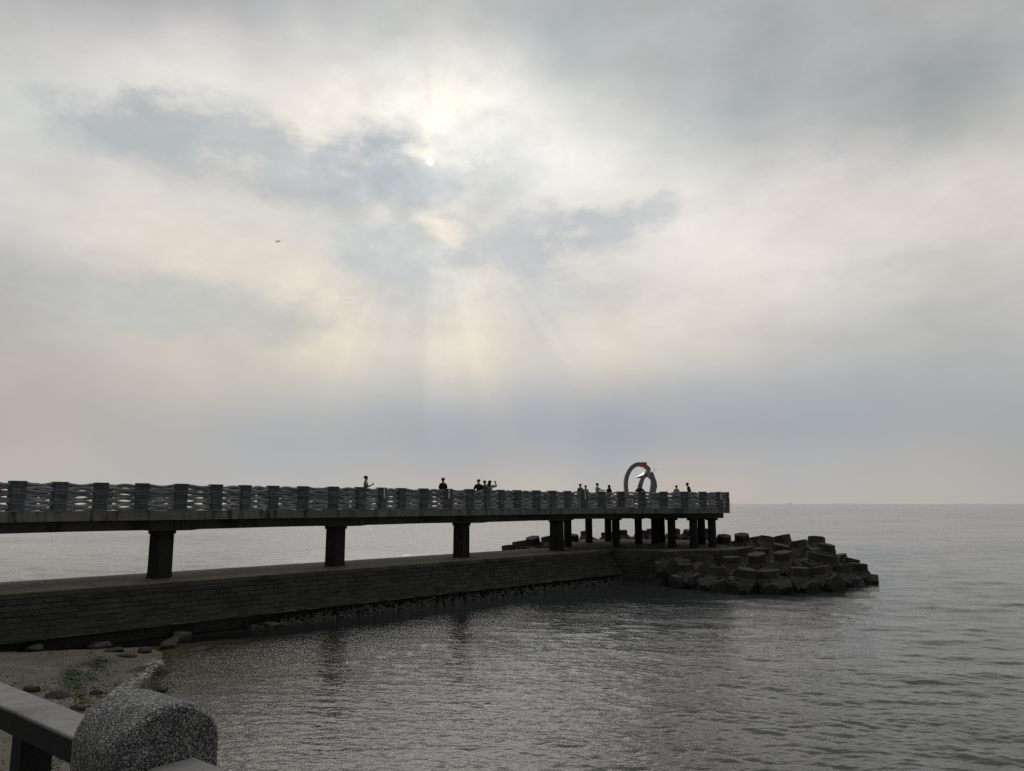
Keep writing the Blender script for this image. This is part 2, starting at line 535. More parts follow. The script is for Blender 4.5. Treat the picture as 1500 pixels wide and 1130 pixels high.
# granite with coarse salt and pepper grains
m, t, b, out = new_mat('speckled granite')
g = N(t, 'ShaderNodeTexCoord')
vo = N(t, 'ShaderNodeTexVoronoi')
t.links.new(g.outputs['Object'], vo.inputs['Vector'])
vo.inputs['Scale'].default_value = 330
vs_ = N(t, 'ShaderNodeSeparateColor')
t.links.new(vo.outputs['Color'], vs_.inputs[0])
big = tnoise(t, g.outputs['Object'], 14, 4)
sp = math_(t, 'ADD', vs_.outputs[0], math_(t, 'MULTIPLY', math_(t, 'SUBTRACT', big.outputs[0], .5), .7))
gc = ramp(t, sp, [(0.12, (.03, .031, .033)), (0.42, (.115, .12, .125)), (0.70, (.29, .30, .31)), (0.92, (.75, .75, .74))])
t.links.new(gc, b.inputs['Base Color'])
b.inputs['Roughness'].default_value = .75
bp = N(t, 'ShaderNodeBump')
bp.inputs['Strength'].default_value = .9
bp.inputs['Distance'].default_value = .008
gn = tnoise(t, g.outputs['Object'], 240, 3, .7)
t.links.new(math_(t, 'ADD', vs_.outputs[1], gn.outputs[0]), bp.inputs['Height'])
t.links.new(bp.outputs[0], b.inputs['Normal'])
M['granite'] = m

# ------------------------------------------------------------------ layout numbers
WATER, CREST = -5.05, -3.05
DECK_TOP, DECK_BOT, GIRD_BOT, RAIL_TOP = -0.285, -0.661, -1.07, 0.817
SD, ND = np.array([.684, .729]), np.array([.729, -.684])
LINE0 = np.array([-14.8, 33.15])            # first column
PITCHC = 8.66


def sn(s, n):
    p = LINE0 + s * SD + n * ND
    return float(p[0]), float(p[1])


# ------------------------------------------------------------------ beach and sea bed
SHX = np.array([-5.5, -7.2, -9.1, -11.0, -12.2, -14.5, -29.5, -35.0, -46.0, -110.0])
SHY = np.array([0.0, 8.0, 16.8, 21.3, 28.3, 34.0, 46.0, 51.0, 66.0, 160.0])


def sand_z(x, y):
    w = np.interp(y, SHY, SHX) + 0.35 * np.sin(y * 1.7) * np.exp(-((y - 20) / 16) ** 2)
    d = (w - x) * 0.82                       # metres landward of the waterline
    z = WATER + np.where(d > 0, 0.085 * d, 0.055 * d)
    n = (x - LINE0[0]) * ND[0] + (y - LINE0[1]) * ND[1]
    s = (x - LINE0[0]) * SD[0] + (y - LINE0[1]) * SD[1]
    z = z - 0.30 * np.exp(-((n - 3.1) / 0.9) ** 2) * np.clip((s + 9) / 6, 0, 1)     # scour hollow along the foot
    return np.clip(z, -9.0, -2.6)


def grid_obj(name, xs, ys, zf, mat):
    X, Y = np.meshgrid(xs, ys)
    Z = zf(X, Y)
    nx, ny = len(xs), len(ys)
    v = np.stack([X, Y, Z], -1).reshape(-1, 3)
    i = np.arange((ny - 1) * (nx - 1))
    r, c = i // (nx - 1), i % (nx - 1)
    q = np.stack([r * nx + c, r * nx + c + 1, (r + 1) * nx + c + 1, (r + 1) * nx + c], -1)
    return big_mesh(name, v, q, mat)


def big_mesh(name, v, q, mat):
    me = bpy.data.meshes.new(name)
    me.vertices.add(len(v))
    me.vertices.foreach_set('co', v.astype(np.float32).ravel())
    me.loops.add(q.size)
    me.loops.foreach_set('vertex_index', q.astype(np.int32).ravel())
    me.polygons.add(len(q))
    me.polygons.foreach_set('loop_start', np.arange(0, q.size, 4, dtype=np.int32))
    me.polygons.foreach_set('use_smooth', np.ones(len(q), dtype=bool))
    me.update(calc_edges=True)
    me.materials.append(mat)
    o = bpy.data.objects.new(name, me)
    col.objects.link(o)
    return o


m, t, b, out = new_mat('wet brown sand')
g = N(t, 'ShaderNodeNewGeometry')
a = tnoise(t, g.outputs['Position'], 0.9, 8, .65)
f2 = tnoise(t, g.outputs['Position'], 16, 6, .75)
sc_ = ramp(t, math_(t, 'ADD', math_(t, 'MULTIPLY', a.outputs[0], .6), math_(t, 'MULTIPLY', f2.outputs[0], .4)),
           [(.34, (.085, .073, .058)), (.5, (.17, .147, .118)), (.66, (.255, .222, .182))])
# scattered shell and grit flecks
vo = N(t, 'ShaderNodeTexVoronoi')
t.links.new(g.outputs['Position'], vo.inputs['Vector'])
vo.inputs['Scale'].default_value = 9
vs_ = N(t, 'ShaderNodeSeparateColor')
t.links.new(vo.outputs['Color'], vs_.inputs[0])
fl = math_(t, 'MULTIPLY', maprange(t, vo.outputs['Distance'], .12, .2, 1, 0), maprange(t, vs_.outputs[0], .72, .76, 0, 1))
sc_ = mixc(t, 'MIX', fl, sc_, mixc(t, 'MIX', maprange(t, vs_.outputs[1], .4, .6, 0, 1), (.03, .028, .025), (.30, .28, .25)))
t.links.new(sc_, b.inputs['Base Color'])
b.inputs['Roughness'].default_value = .8
bp = N(t, 'ShaderNodeBump')
bp.inputs['Distance'].default_value = .05
bp.inputs['Strength'].default_value = .7
t.links.new(math_(t, 'ADD', f2.outputs[0], math_(t, 'MULTIPLY', a.outputs[0], 2)), bp.inputs['Height'])
t.links.new(bp.outputs[0], b.inputs['Normal'])
M['sand'] = m


def sand_bumpy(X, Y):
    Z = sand_z(X, Y)
    return Z + 0.014 * np.sin(X * 2.3 + np.sin(Y * 1.1) * 2) * np.sin(Y * 1.9 + 1) + 0.010 * np.sin(X * 5.1 + Y * 3.3)


tag(grid_obj('beach', np.concatenate([np.linspace(-90, -24, 30), np.linspace(-23.5, 3, 180), np.linspace(4, 60, 20)]),
             np.concatenate([np.linspace(-6, 60, 330), np.linspace(62, 170, 30)]), sand_bumpy, M['sand']), kind='structure')

# ------------------------------------------------------------------ sea: a real height field of summed waves
az = np.radians(np.concatenate([np.linspace(-80, -46, 120, endpoint=False), np.linspace(-46, 46, 1300, endpoint=False), np.linspace(46, 80, 121)]))
HW = -WATER
dep = np.concatenate([np.linspace(R(50), R(28), 40, endpoint=False), np.linspace(R(28), R(0.45), 860, endpoint=False), np.geomspace(R(0.45), R(0.0085), 40)])
rad = HW / np.tan(dep)
AZg, RRg = np.meshgrid(az, rad)
X, Y = RRg * np.sin(AZg), RRg * np.cos(AZg)
dr = np.abs(np.gradient(rad))[:, None] * np.ones_like(X)
H = np.zeros_like(X)
nw = 120
lam = np.exp(rng.uniform(math.log(0.22), math.log(5.0), nw))
th = np.radians(-104 + rng.normal(0, 26, nw))         # travel direction
ph = rng.uniform(0, 2 * math.pi, nw)
# shelter behind the breakwater: long waves die out in the bay
sS = (X - LINE0[0]) * SD[0] + (Y - LINE0[1]) * SD[1]
nS = (X - LINE0[0]) * ND[0] + (Y - LINE0[1]) * ND[1]
shel = 1 / (1 + np.exp(-(X * 0.9 - 10 + 0.06 * Y) / 4.0))
shel = np.where(nS < 0, 1.0, shel)
patch = 0.6 + 0.85 * (0.5 + 0.5 * np.sin(X * .11 + 1.3 * np.sin(Y * .05)) * np.sin(Y * .07 + 1.1 * np.sin(X * .06)))
for l, a, p in zip(lam, th, ph):
    k = 2 * math.pi / l
    kx, ky = k * math.cos(a), k * math.sin(a)
    rl = 2 * math.pi / np.maximum(np.abs(kx * np.sin(AZg) + ky * np.cos(AZg)), 1e-4)
    vis = np.clip((rl / dr - 2.0) / 2.0, 0, 1)
    slope = 0.0175 if l < 1.0 else 0.0145
    amp = slope / k * (1.0 if l < 0.9 else 1.0) * vis
    amp = amp * (0.12 + .88 * shel if l > 1.4 else .70 + .30 * shel if l < .7 else .4 + .6 * shel)
    H += amp * patch * np.sin(kx * X + ky * Y + p)
v = np.stack([X, Y, WATER + H], -1).reshape(-1, 3)
nx, ny = len(az), len(rad)
i = np.arange((ny - 1) * (nx - 1))
r_, c_ = i // (nx - 1), i % (nx - 1)
q = np.stack([r_ * nx + c_, r_ * nx + c_ + 1, (r_ + 1) * nx + c_ + 1, (r_ + 1) * nx + c_], -1)

m, t, b, out = new_mat('sea water')
t.nodes.remove(b)
g = N(t, 'ShaderNodeNewGeometry')
mp = N(t, 'ShaderNodeMapping')
t.links.new(g.outputs['Position'], mp.inputs[0])
mp.inputs['Rotation'].default_value = (0, 0, R(-14))
mp.inputs['Scale'].default_value = (0.55, 1.0, 1.0)
w1 = tnoise(t, mp.outputs[0], 8.0, 3, .55)
w2 = tnoise(t, mp.outputs[0], 1.3, 3, .55)
w3 = tnoise(t, mp.outputs[0], 0.06, 4, .6)
hgt = math_(t, 'ADD', math_(t, 'MULTIPLY', w1.outputs[0], .028), math_(t, 'MULTIPLY', w2.outputs[0], .046))
bp = N(t, 'ShaderNodeBump')
bp.inputs['Strength'].default_value = 1.0
bp.inputs['Filter Width'].default_value = 0.01
put(t, bp.inputs['Distance'], maprange(t, w3.outputs[0], .35, .65, .7, 1.25))
t.links.new(hgt, bp.inputs['Height'])
fr = N(t, 'ShaderNodeFresnel')
fr.inputs['IOR'].default_value = 1.48
t.links.new(bp.outputs[0], fr.inputs['Normal'])
gl = N(t, 'ShaderNodeBsdfGlossy')
gl.inputs['Color'].default_value = (1, 1, 1, 1)
gl.inputs['Roughness'].default_value = .02
t.links.new(bp.outputs[0], gl.inputs['Normal'])
df = N(t, 'ShaderNodeBsdfDiffuse')
df.inputs['Color'].default_value = (.046, .053, .054, 1)
tr = N(t, 'ShaderNodeBsdfTransparent')
tr.inputs['Color'].default_value = (.80, .78, .66, 1)
at = N(t, 'ShaderNodeAttribute', attribute_name='shallow')
bm_ = N(t, 'ShaderNodeMixShader')
t.links.new(at.outputs['Fac'], bm_.inputs[0])
t.links.new(df.outputs[0], bm_.inputs[1])
t.links.new(tr.outputs[0], bm_.inputs[2])
fm = N(t, 'ShaderNodeMixShader')
t.links.new(fr.outputs[0], fm.inputs[0])
t.links.new(bm_.outputs[0], fm.inputs[1])
t.links.new(gl.outputs[0], fm.inputs[2])
t.links.new(fm.outputs[0], out.inputs[0])
sea = big_mesh('water', v, q, m)
depth = np.maximum(WATER - sand_z(X, Y), 0)
sh = np.exp(-depth / 0.60).ravel()
sh[(X.ravel() > 20)] = 0
at_ = sea.data.attributes.new('shallow', 'FLOAT', 'POINT')
at_.data.foreach_set('value', sh.astype(np.float32))
tag(sea, kind='structure')

# ------------------------------------------------------------------ breakwater
bw = empty('breakwater', (*sn(0, 0), CREST))
bw_inv = Matrix.Translation(bw.location).inverted()


def local(mb, root):
    o = root.location
    mb.v = [(x - o.x, y - o.y, z - o.z) for x, y, z in mb.v]
    return mb


TOPN, S0, S1 = 2.35, -22.0, 28.7
HEADF = [(6.67, 52.8), (10.2, 51.5), (14.5, 52.6), (18.6, 54.8)]
HEADB = [(19.6, 60.0), (16.5, 66.0), (8.5, 68.2), (3.0, 66.0)]
c_ = MB()
# crest slab: broken edge line so that it is not one clean extrusion
near = []
k = int((S1 - S0) / 0.55)
for i in range(k + 1):
    s = S0 + (S1 - S0) * i / k
    near.append(sn(s, TOPN + random.uniform(-.06, .05)))
far_ = [sn(S0 + (S1 - S0) * i / k, -TOPN + random.uniform(-.05, .05)) for i in range(k + 1)]
c_.prism(near + HEADF[:] + HEADB + far_[::-1], CREST - .22, CREST)
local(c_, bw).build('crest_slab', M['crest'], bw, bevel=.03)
# core: mortar-coloured bank under the facing
core = MB()
rings = []
for s in np.linspace(S0, S1, 40):
    rr = []
    for n, z in ((2.292, CREST - .24), (3.278, -4.56), (2.75, -4.60), (2.65, -7.0), (-3.2, -7.0), (-3.42, -5.15), (-2.2, CREST - .24)):
        rr.append((*sn(s, n), z))
    rings.append(rr)
core.loft(rings)
local(core, bw).build('bank_core', M['mortar'], bw)
# sloping stone facing, block by block
fc = MB()
rows = 7
z_top, z_bot = CREST - .23, -4.54
for r in range(rows):
    s = S0 + random.uniform(0, .5)
    fa, fb = r / rows, (r + 1) / rows
    while s < S1 - .2:
        L = random.uniform(.42, .66)
        e = min(s + L, S1)
        pr = random.uniform(-.012, .020)
        g_ = random.uniform(.006, .014)
        quad = []
        for ss, ff in ((s + g_, fa + .008), (e - g_, fa + .008), (e - g_, fb - .008), (s + g_, fb - .008)):
            n = TOPN - .04 + (3.30 - TOPN) * ff + pr + random.uniform(-.008, .008)
            z = z_top + (z_bot - z_top) * ff + random.uniform(-.01, .01)
            quad.append(((ss + random.uniform(-.012, .012)), n, z))
        ctr = [sum(q_[j] for q_ in quad) / 4 for j in range(3)]
        outer = [(q_[0] * .95 + ctr[0] * .05, q_[1] * .95 + ctr[1] * .05 + .014, q_[2] * .95 + ctr[2] * .05 + .009) for q_ in quad]
        inner = [(q_[0], q_[1] - .16, q_[2] - .09) for q_ in quad]
        fc.loft([[(*sn(a1, a2), a3) for a1, a2, a3 in ring] for ring in (inner, quad, outer)])
        s = e
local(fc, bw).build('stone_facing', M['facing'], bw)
# coping course under the crest
cp_ = MB()
s = S0
while s < S1 - .1:
    e = min(s + random.uniform(.9, 1.5), S1)
    n0, n1_ = 2.0, TOPN + random.uniform(-.02, .03)
    cp_.prism([sn(s + .01, n0), sn(e - .01, n0), sn(e - .01, n1_), sn(s + .01, n1_)], CREST - .30, CREST - .2225)
    s = e
local(cp_, bw).build('coping', M['girder'], bw)
# barnacled toe and the dark undercut along the foot
toe = MB()
for i in range(1500):
    s = random.uniform(2.5, S1)
    k_ = random.random() ** 1.5
    r = random.uniform(.04, .11) * (1 if i % 9 else 1.7)
    x, y = sn(s, 2.75 + .75 * (1 - k_) + random.uniform(-.05, .08))
    z = WATER + random.uniform(-.05, .06) + .62 * k_ * min(1, (s - 2) / 4)
    bmv = []
    for a1 in range(6):
        bmv.append((x + r * math.cos(a1) * random.uniform(.6, 1.2), y + r * math.sin(a1) * random.uniform(.6, 1.2), z + r * random.uniform(-.6, -.3)))
    top = [(p[0] * .5 + x * .5, p[1] * .5 + y * .5, z + r * random.uniform(.3, .7)) for p in bmv]
    toe.loft([bmv, top])
local(toe, bw).build('barnacled_toe', M['barnacle'], bw)
# head: vertical wall of large dressed courses
hd = MB()
core_poly = HEADF + HEADB + [sn(S1 - 3, 0)]
hd.prism([(x, y) for x, y in core_poly], -7.0, CREST - .222)
local(hd, bw).build('head_core', M['mortar'], bw)
hw = MB()
wall_pts = HEADF
for (xa, ya), (xb, yb) in zip(wall_pts[:-1], wall_pts[1:]):
    A, B = Vector((xa, ya)), Vector((xb, yb))
    dv = (B - A)
    L = dv.length
    dv.normalize()
    nv = Vector((dv.y, -dv.x))
    zt = CREST - .235
    while zt > -5.6:
        hgt_ = random.uniform(.36, .52)
        p = random.uniform(0, .4)
        pos_ = 0.0
        while pos_ < L - .05:
            ee = min(pos_ + random.uniform(.7, 1.3), L)
            pr = .04 + random.uniform(0, .035)
            a0, a1 = A + dv * (pos_ + .012), A + dv * (ee - .012)
            hw.prism([tuple(a0 - nv * .15), tuple(a1 - nv * .15), tuple(a1 + nv * pr), tuple(a0 + nv * pr)], zt - hgt_ + .02, zt)
            pos_ = ee
        zt -= hgt_
local(hw, bw).build('head_wall', M['headwall'], bw, bevel=.02)
tag(bw, 'long dark stone-block breakwater running under the pier into the sea', 'breakwater')

# ------------------------------------------------------------------ pier
OLD0 = np.array([-14.07, 31.55])


def edge_pt(s):                              # wavy near edge of the deck
    n = -0.443 + 0.016 * s + 0.288 * math.sin(2 * math.pi * s / 7.79 + 0.419)
    p = OLD0 + s * SD + n * ND
    return np.array([p[0], p[1]])


ne = [edge_pt(s) for s in np.arange(-16, 22.9, .2)]
for px, y in ((820, 49.9), (844, 51.0), (869, 51.9), (896, 52.5), (923, 52.9), (955, 52.95), (989, 52.9), (1015, 53.4), (1044, 54.0), (1066, 55.0)):
    p = at_y(px, 738, y)
    ne.append(np.array([p.x, p.y]))
ne = np.array(ne)
seg = np.concatenate([[0], np.cumsum(np.linalg.norm(np.diff(ne, axis=0), axis=1))])
ss = np.arange(0, seg[-1], .18)
ne = np.stack([np.interp(ss, seg, ne[:, 0]), np.interp(ss, seg, ne[:, 1])], -1)
for _ in range(4):                            # soften the joins
    ne[1:-1] = (ne[:-2] + 2 * ne[1:-1] + ne[2:]) / 4
corner = ne[-1]
right_side = [corner + np.array([1.9, 8.6]) * t_ for t_ in np.linspace(0, 1, 30)]
fe = [np.array(sn(s, -1.75 + .288 * math.sin(2 * math.pi * s / 7.79 + .4))) for s in np.arange(-17, 24.6, .2)]
back_pts = [fe[-1], np.array([4.2, 62.5]), np.array([6.0, 65.6]), np.array([10.5, 66.8]), right_side[-1]]
bseg = []
for a1, b1 in zip(back_pts[:-1], back_pts[1:]):
    for t_ in np.linspace(0, 1, 12)[1:]:
        bseg.append(a1 + (b1 - a1) * t_)


def shift(poly, d):                           # offset an open path to its right-hand side
    P = np.array(poly)
    T = np.gradient(P, axis=0)
    T /= np.linalg.norm(T, axis=1)[:, None] + 1e-9
    return P + d * np.stack([T[:, 1], -T[:, 0]], -1)


pier = empty('pier', (*sn(0, 0), DECK_TOP))
near_out = shift(ne, .13)
right_out = shift(right_side, .13)
far_out = shift(np.array(fe + bseg), -.13)
dk = MB()
outline = [tuple(p) for p in near_out] + [tuple(p) for p in right_out] + [tuple(p) for p in far_out[::-1]]
dk.prism(outline, DECK_BOT, DECK_TOP)
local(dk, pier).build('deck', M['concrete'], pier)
gd = MB()
for i in range(-2, 3):                        # girder spans, each between two columns, deeper at the supports
    sa, sb = i * PITCHC, (i + 1) * PITCHC
    rings = []
    for t_ in np.linspace(0, 1, 25):
        s = sa + .012 + (sb - sa - .024) * t_
        dist_ = min(t_, 1 - t_) * PITCHC
        zb = GIRD_BOT - (.035 if dist_ < 1.0 else 0)
        hw_ = .95 + .22 * math.cos(2 * math.pi * (t_ - .12))
        rings.append([(*sn(s, -hw_), DECK_BOT - .003), (*sn(s, -hw_ + .05), zb), (*sn(s, hw_ - .05), zb), (*sn(s, hw_), DECK_BOT - .003)])
    gd.loft(rings)
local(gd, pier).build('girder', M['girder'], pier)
hb = MB()
P1, P2 = Vector((3.9, 52.0)), Vector((15.0, 55.3))
inner_poly = [sn(2.999 * PITCHC, .95), (6.6, 53.05), (9.2, 53.9), (12.0, 53.9), (14.9, 55.0), (16.5, 63.4), (10.6, 65.6), (6.8, 64.6), (5.3, 61.8), sn(2.999 * PITCHC, -.95)]
hb.prism(inner_poly, GIRD_BOT + .06, DECK_BOT - .004)
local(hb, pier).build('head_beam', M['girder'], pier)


def column(x, y, w, zb, zt, rot, capw, oct_=False):
    c = MB()
    mt = Matrix.Translation((x, y, 0)) @ Matrix.Rotation(rot, 4, 'Z')
    n = 12 if oct_ else 4
    if oct_:
        ring = [(w / 2 * math.cos(2 * math.pi * k_ / n), w / 2 * math.sin(2 * math.pi * k_ / n)) for k_ in range(n)]
    else:
        h_ = w / 2
        ring = [(-h_, -h_), (h_, -h_), (h_, h_), (-h_, h_)]
    lev = [(1.06, zb), (1.03, zb + .12), (1.0, zb + .25), (.985, zt - .16)]
    c.loft([[mt @ Vector((p[0] * k_, p[1] * k_, z)) for p in ring] for k_, z in lev])
    c.box((0, 0, zt - .08), (w * capw, w * capw, .159), mt)
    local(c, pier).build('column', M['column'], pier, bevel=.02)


rot0 = math.atan2(SD[1], SD[0])
for i in (-1, 0, 1, 2, 3):
    x, y = sn(i * PITCHC, 0)
    column(x, y, .70, CREST - .01, GIRD_BOT - (.038 if i < 3 else .002), rot0 + .2, 1.13)
for x, y in ((4.0, 56.3), (6.1, 62.2), (7.9, 64.4), (7.45, 56.2), (9.7, 60.1), (11.0, 60.3), (11.75, 61.6), (11.35, 55.7), (12.7, 54.8), (14.4, 59.5), (14.2, 55.6)):
    column(x, y, .58, CREST - .01, GIRD_BOT + .056, rot0, 1.12, True)
tag(pier, 'grey concrete sea pier with wavy-edged deck raised on columns', 'pier')

# ------------------------------------------------------------------ pier railings: stacked-stone posts and wavy pierced panels
POST_W, POST_D, RH = .50, .34, RAIL_TOP - DECK_TOP


def post_mesh(seed):
    random.seed(seed)
    b_ = MB()
    z = .003
    n = 9
    for i in range(n):
        h_ = RH / n
        b_.box((random.uniform(-.006, .006), random.uniform(-.01, .01), z + h_ / 2), (POST_W - (0 if i == n - 1 else random.uniform(.01, .035)), POST_D + random.uniform(-.02, .02), h_ - .012))
        z += h_
    b_.box((0, 0, RH / 2 - .02), (POST_W - .07, POST_D - .06, RH - .06))
    return b_.mesh('railing_post', M['railstone'])


def panel_mesh(seed, L, open_=0.0):
    """ribbons of stone in counter-phase waves: lens-shaped openings between them"""
    random.seed(seed)
    b_ = MB()
    n = 8
    h_ = (RH - .07) / n
    lam_ = random.uniform(.95, 1.25)
    ph_ = random.uniform(0, 6.28)
    for i in range(n):
        rings = []
        sgn = 1 if i % 2 else -1
        y0 = random.uniform(-.03, .03)
        jit = random.uniform(-.25, .25)
        fill = random.uniform(.86, 1.08) - open_
        for k_ in range(17):
            x = -L / 2 + L * k_ / 16
            dz = sgn * .032 * math.sin(2 * math.pi * x / lam_ + ph_ + jit)
            zc = .02 + h_ * (i + .5) + dz
            hh = h_ * fill / 2
            if i == 0:
                hh *= 1.15
            dd = .055 + .02 * math.sin(2 * math.pi * x / lam_ * 1.5 + i)
            rings.append([(x, y0 - dd, zc - hh * .8), (x, y0 - dd - .02, zc), (x, y0 - dd, zc + hh * .8), (x, y0, zc + hh), (x, y0 + dd, zc + hh * .8), (x, y0 + dd, zc - hh * .8), (x, y0, zc - hh)])
        b_.loft(rings)
    return b_.mesh('railing_panel', M['slat'])


PITCHP = 1.493
post_vars = [post_mesh(100 + i) for i in range(4)]
panel_vars = [panel_mesh(200 + i, PITCHP - POST_W + .05) for i in range(7)]
open_vars = [panel_mesh(300 + i, PITCHP - POST_W + .05, .14) for i in range(4)]
strip = MB()
strip.box((0, -.02, 0), (.11, .04, .52))
strip_me = strip.mesh('light_strip', M['white'], bevel=.008)


def railing(path, start, count, root, lamps=(), side=1):
    P = np.array(path)
    L = np.concatenate([[0], np.cumsum(np.linalg.norm(np.diff(P, axis=0), axis=1))])
    if count is None:
        count = int((L[-1] - start) / PITCHP) + 1
    prev = None
    o0 = root.location
    for i in range(count):
        l = min(start + PITCHP * i, L[-1])
        p = np.array([np.interp(l, L, P[:, 0]), np.interp(l, L, P[:, 1])])
        q_ = np.array([np.interp(min(l + .3, L[-1]), L, P[:, 0]), np.interp(min(l + .3, L[-1]), L, P[:, 1])])
        r_ = np.array([np.interp(max(l - .3, 0), L, P[:, 0]), np.interp(max(l - .3, 0), L, P[:, 1])])
        ang = math.atan2(*(q_ - r_)[::-1])
        po = mesh_obj('railing_post', post_vars[(i * 7 + side) % 4], root, (p[0] - o0.x, p[1] - o0.y, DECK_TOP - o0.z), (0, 0, ang))
        scr = po.location + Vector((o0.x, o0.y, o0.z))
        px = 750 + FPX * scr.x / (scr.y * CP + .3 * SP)
        for lp in lamps:
            if abs(px - lp) < 12 and 'lamp' not in used.get(lp, ''):
                used[lp] = 'lamp'
                mesh_obj('light_strip', strip_me, po, (0, -POST_D / 2 - .012, RH - .30))
        if prev is not None:
            mid = (prev + p) / 2
            ang2 = math.atan2(*(p - prev)[::-1])
            gap = np.linalg.norm(p - prev)
            pa = mesh_obj('railing_panel', (panel_vars[random.randrange(7)] if side == 1 else open_vars[random.randrange(4)]), root, (mid[0] - o0.x, mid[1] - o0.y, DECK_TOP - o0.z), (0, 0, ang2))
            pa.scale.x = max(gap - POST_W + .05, .1) / (PITCHP - POST_W + .05)
        prev = p


used = {}
nr_ = empty('pier_railing', (*sn(0, 1), DECK_TOP))
inset = shift(ne, -.02)
Ls = np.concatenate([[0], np.cumsum(np.linalg.norm(np.diff(inset, axis=0), axis=1))])
proj = 750 + FPX * inset[:, 0] / (inset[:, 1] * CP)
l23 = float(np.interp(23, proj, Ls)) % PITCHP
full = list(inset) + [np.array(p) for p in shift(right_side, -.02)[2:]]
railing(full, l23, None, nr_, lamps=(559, 648, 849, 1044))
tag(nr_, 'near railing of the pier, stacked stone posts and wavy pierced panels', 'railing')
fr_ = empty('pier_railing', (*sn(0, -1.7), DECK_TOP))
railing([np.array(p) for p in shift(np.array(fe + bseg), .02)], .6, None, fr_, side=2)
tag(fr_, 'far railing of the pier, on the sea side of the walkers', 'railing')

# ------------------------------------------------------------------ ring sculpture
random.seed(21)
SY = 58.0


def sc_pt(zx, zy, dy=0.0):                   # point of the sculpture's face plane (photograph detail coordinates)
    p = at_y(890 + zx / 15, 665 + zy / 15, SY)
    return Vector((p.x, p.y + dy, p.z))


scu = empty('ring_sculpture', (sc_pt(730, 900).x, SY, DECK_TOP))


def band(path, w, d, name, mat, parent, dy=0.0):
    """rectangular bar swept along a path in the sculpture's plane: w in the plane, d across it"""
    b_ = MB()
    P = [Vector(p) for p in path]
    rings = []
    for i, p in enumerate(P):
        t_ = (P[min(i + 1, len(P) - 1)] - P[max(i - 1, 0)]).normalized()
        nrm = Vector((t_.z, 0, -t_.x)).normalized()
        ww = w[i] if isinstance(w, (list, tuple)) else w
        yy = dy(i / (len(P) - 1)) if callable(dy) else dy
        c0 = p + Vector((0, yy, 0))
        rings.append([c0 + nrm * ww / 2 + Vector((0, -d / 2, 0)), c0 + nrm * ww / 2 + Vector((0, d / 2, 0)), c0 - nrm * ww / 2 + Vector((0, d / 2, 0)), c0 - nrm * ww / 2 + Vector((0, -d / 2, 0))])
    b_.loft(rings)
    return local(b_, scu).build(name, mat, parent)


A, B = sc_pt(345, 700), sc_pt(1060, 700)
cx, rx = (A.x + B.x) / 2, (B.x - A.x) / 2
ztop, zbot = sc_pt(700, 180).z, DECK_TOP - .05
cz, rz = sc_pt(700, 690).z, 0
path = []
for k_ in range(41):
    a1 = math.pi * (1.28 - 1.56 * k_ / 40)
    hz = (ztop - cz) if math.sin(a1) > 0 else (cz - zbot) * 1.25
    path.append((cx + (rx - .17) * math.cos(a1), SY, cz + (hz - .18) * math.sin(a1)))
path = [p for p in path if p[2] > zbot]
band(path, .31, .45, 'ring', M['steel'], scu)
ob = [sc_pt(*p) for p in ((1010, 930), (1055, 830), (1080, 720), (1070, 620), (1035, 520), (1000, 440), (960, 380))]
band([tuple(p) for p in ob], [.14, .15, .16, .16, .14, .12, .10], .40, 'outer_fin', M['steel'], scu, dy=.42)
stem = [sc_pt(*p) for p in ((665, 900), (680, 800), (700, 690), (730, 590), (770, 520), (830, 488), (890, 495), (945, 540), (972, 620), (960, 720), (940, 830), (925, 900))]
band([tuple(p) for p in stem], [.34, .33, .32, .30, .26, .2, .2, .27, .3, .28, .26, .26], .3, 'inner_loop', M['steel'], scu, dy=-.34)
bl = MB()                                    # folded blade, pointed at both ends
Lp, Rp = sc_pt(585, 530), sc_pt(1072, 350)
u1, u2 = sc_pt(845, 365), sc_pt(985, 305)
r1, r2 = sc_pt(760, 470), sc_pt(960, 395)
d1, d2 = sc_pt(705, 545), sc_pt(880, 462)
f_ = Vector((0, -.42, 0))
bk_ = Vector((0, .25, 0))
base_y = Vector((0, -.45, 0))
V = [Lp, u1 + bk_, u2 + bk_, Rp, r1 + f_, r2 + f_, d1 + bk_ * .4, d2 + bk_ * .4]
bl.add([p + base_y for p in V], [(0, 4, 1), (1, 4, 5, 2), (2, 5, 3), (0, 6, 4), (4, 6, 7, 5), (5, 7, 3), (0, 1, 6), (1, 2, 7, 6), (2, 3, 7)])
local(bl, scu).build('blade', M['bright_steel'], scu)
pl = MB()
for (za, zb) in ((185, 240), (247, 292)):    # two plain orange bars let into the ring's crown
    c0, c1, c2_, c3 = sc_pt(695, za + 4), sc_pt(850, za + 4), sc_pt(850, zb), sc_pt(695, zb)
    off = Vector((0, -.245, 0))
    bk2 = Vector((0, -.20, 0))
    pl.loft([[p + bk2 for p in (c0, c1, c2_, c3)], [p + off for p in (c0, c1, c2_, c3)]])
local(pl, scu).build('orange_bars', M['orange'], scu)  # bars of one orange colour
tag(scu, 'polished steel ring sculpture with a pointed blade on the pier head', 'sculpture')

# ------------------------------------------------------------------ people
dg = bpy.context.evaluated_depsgraph_get


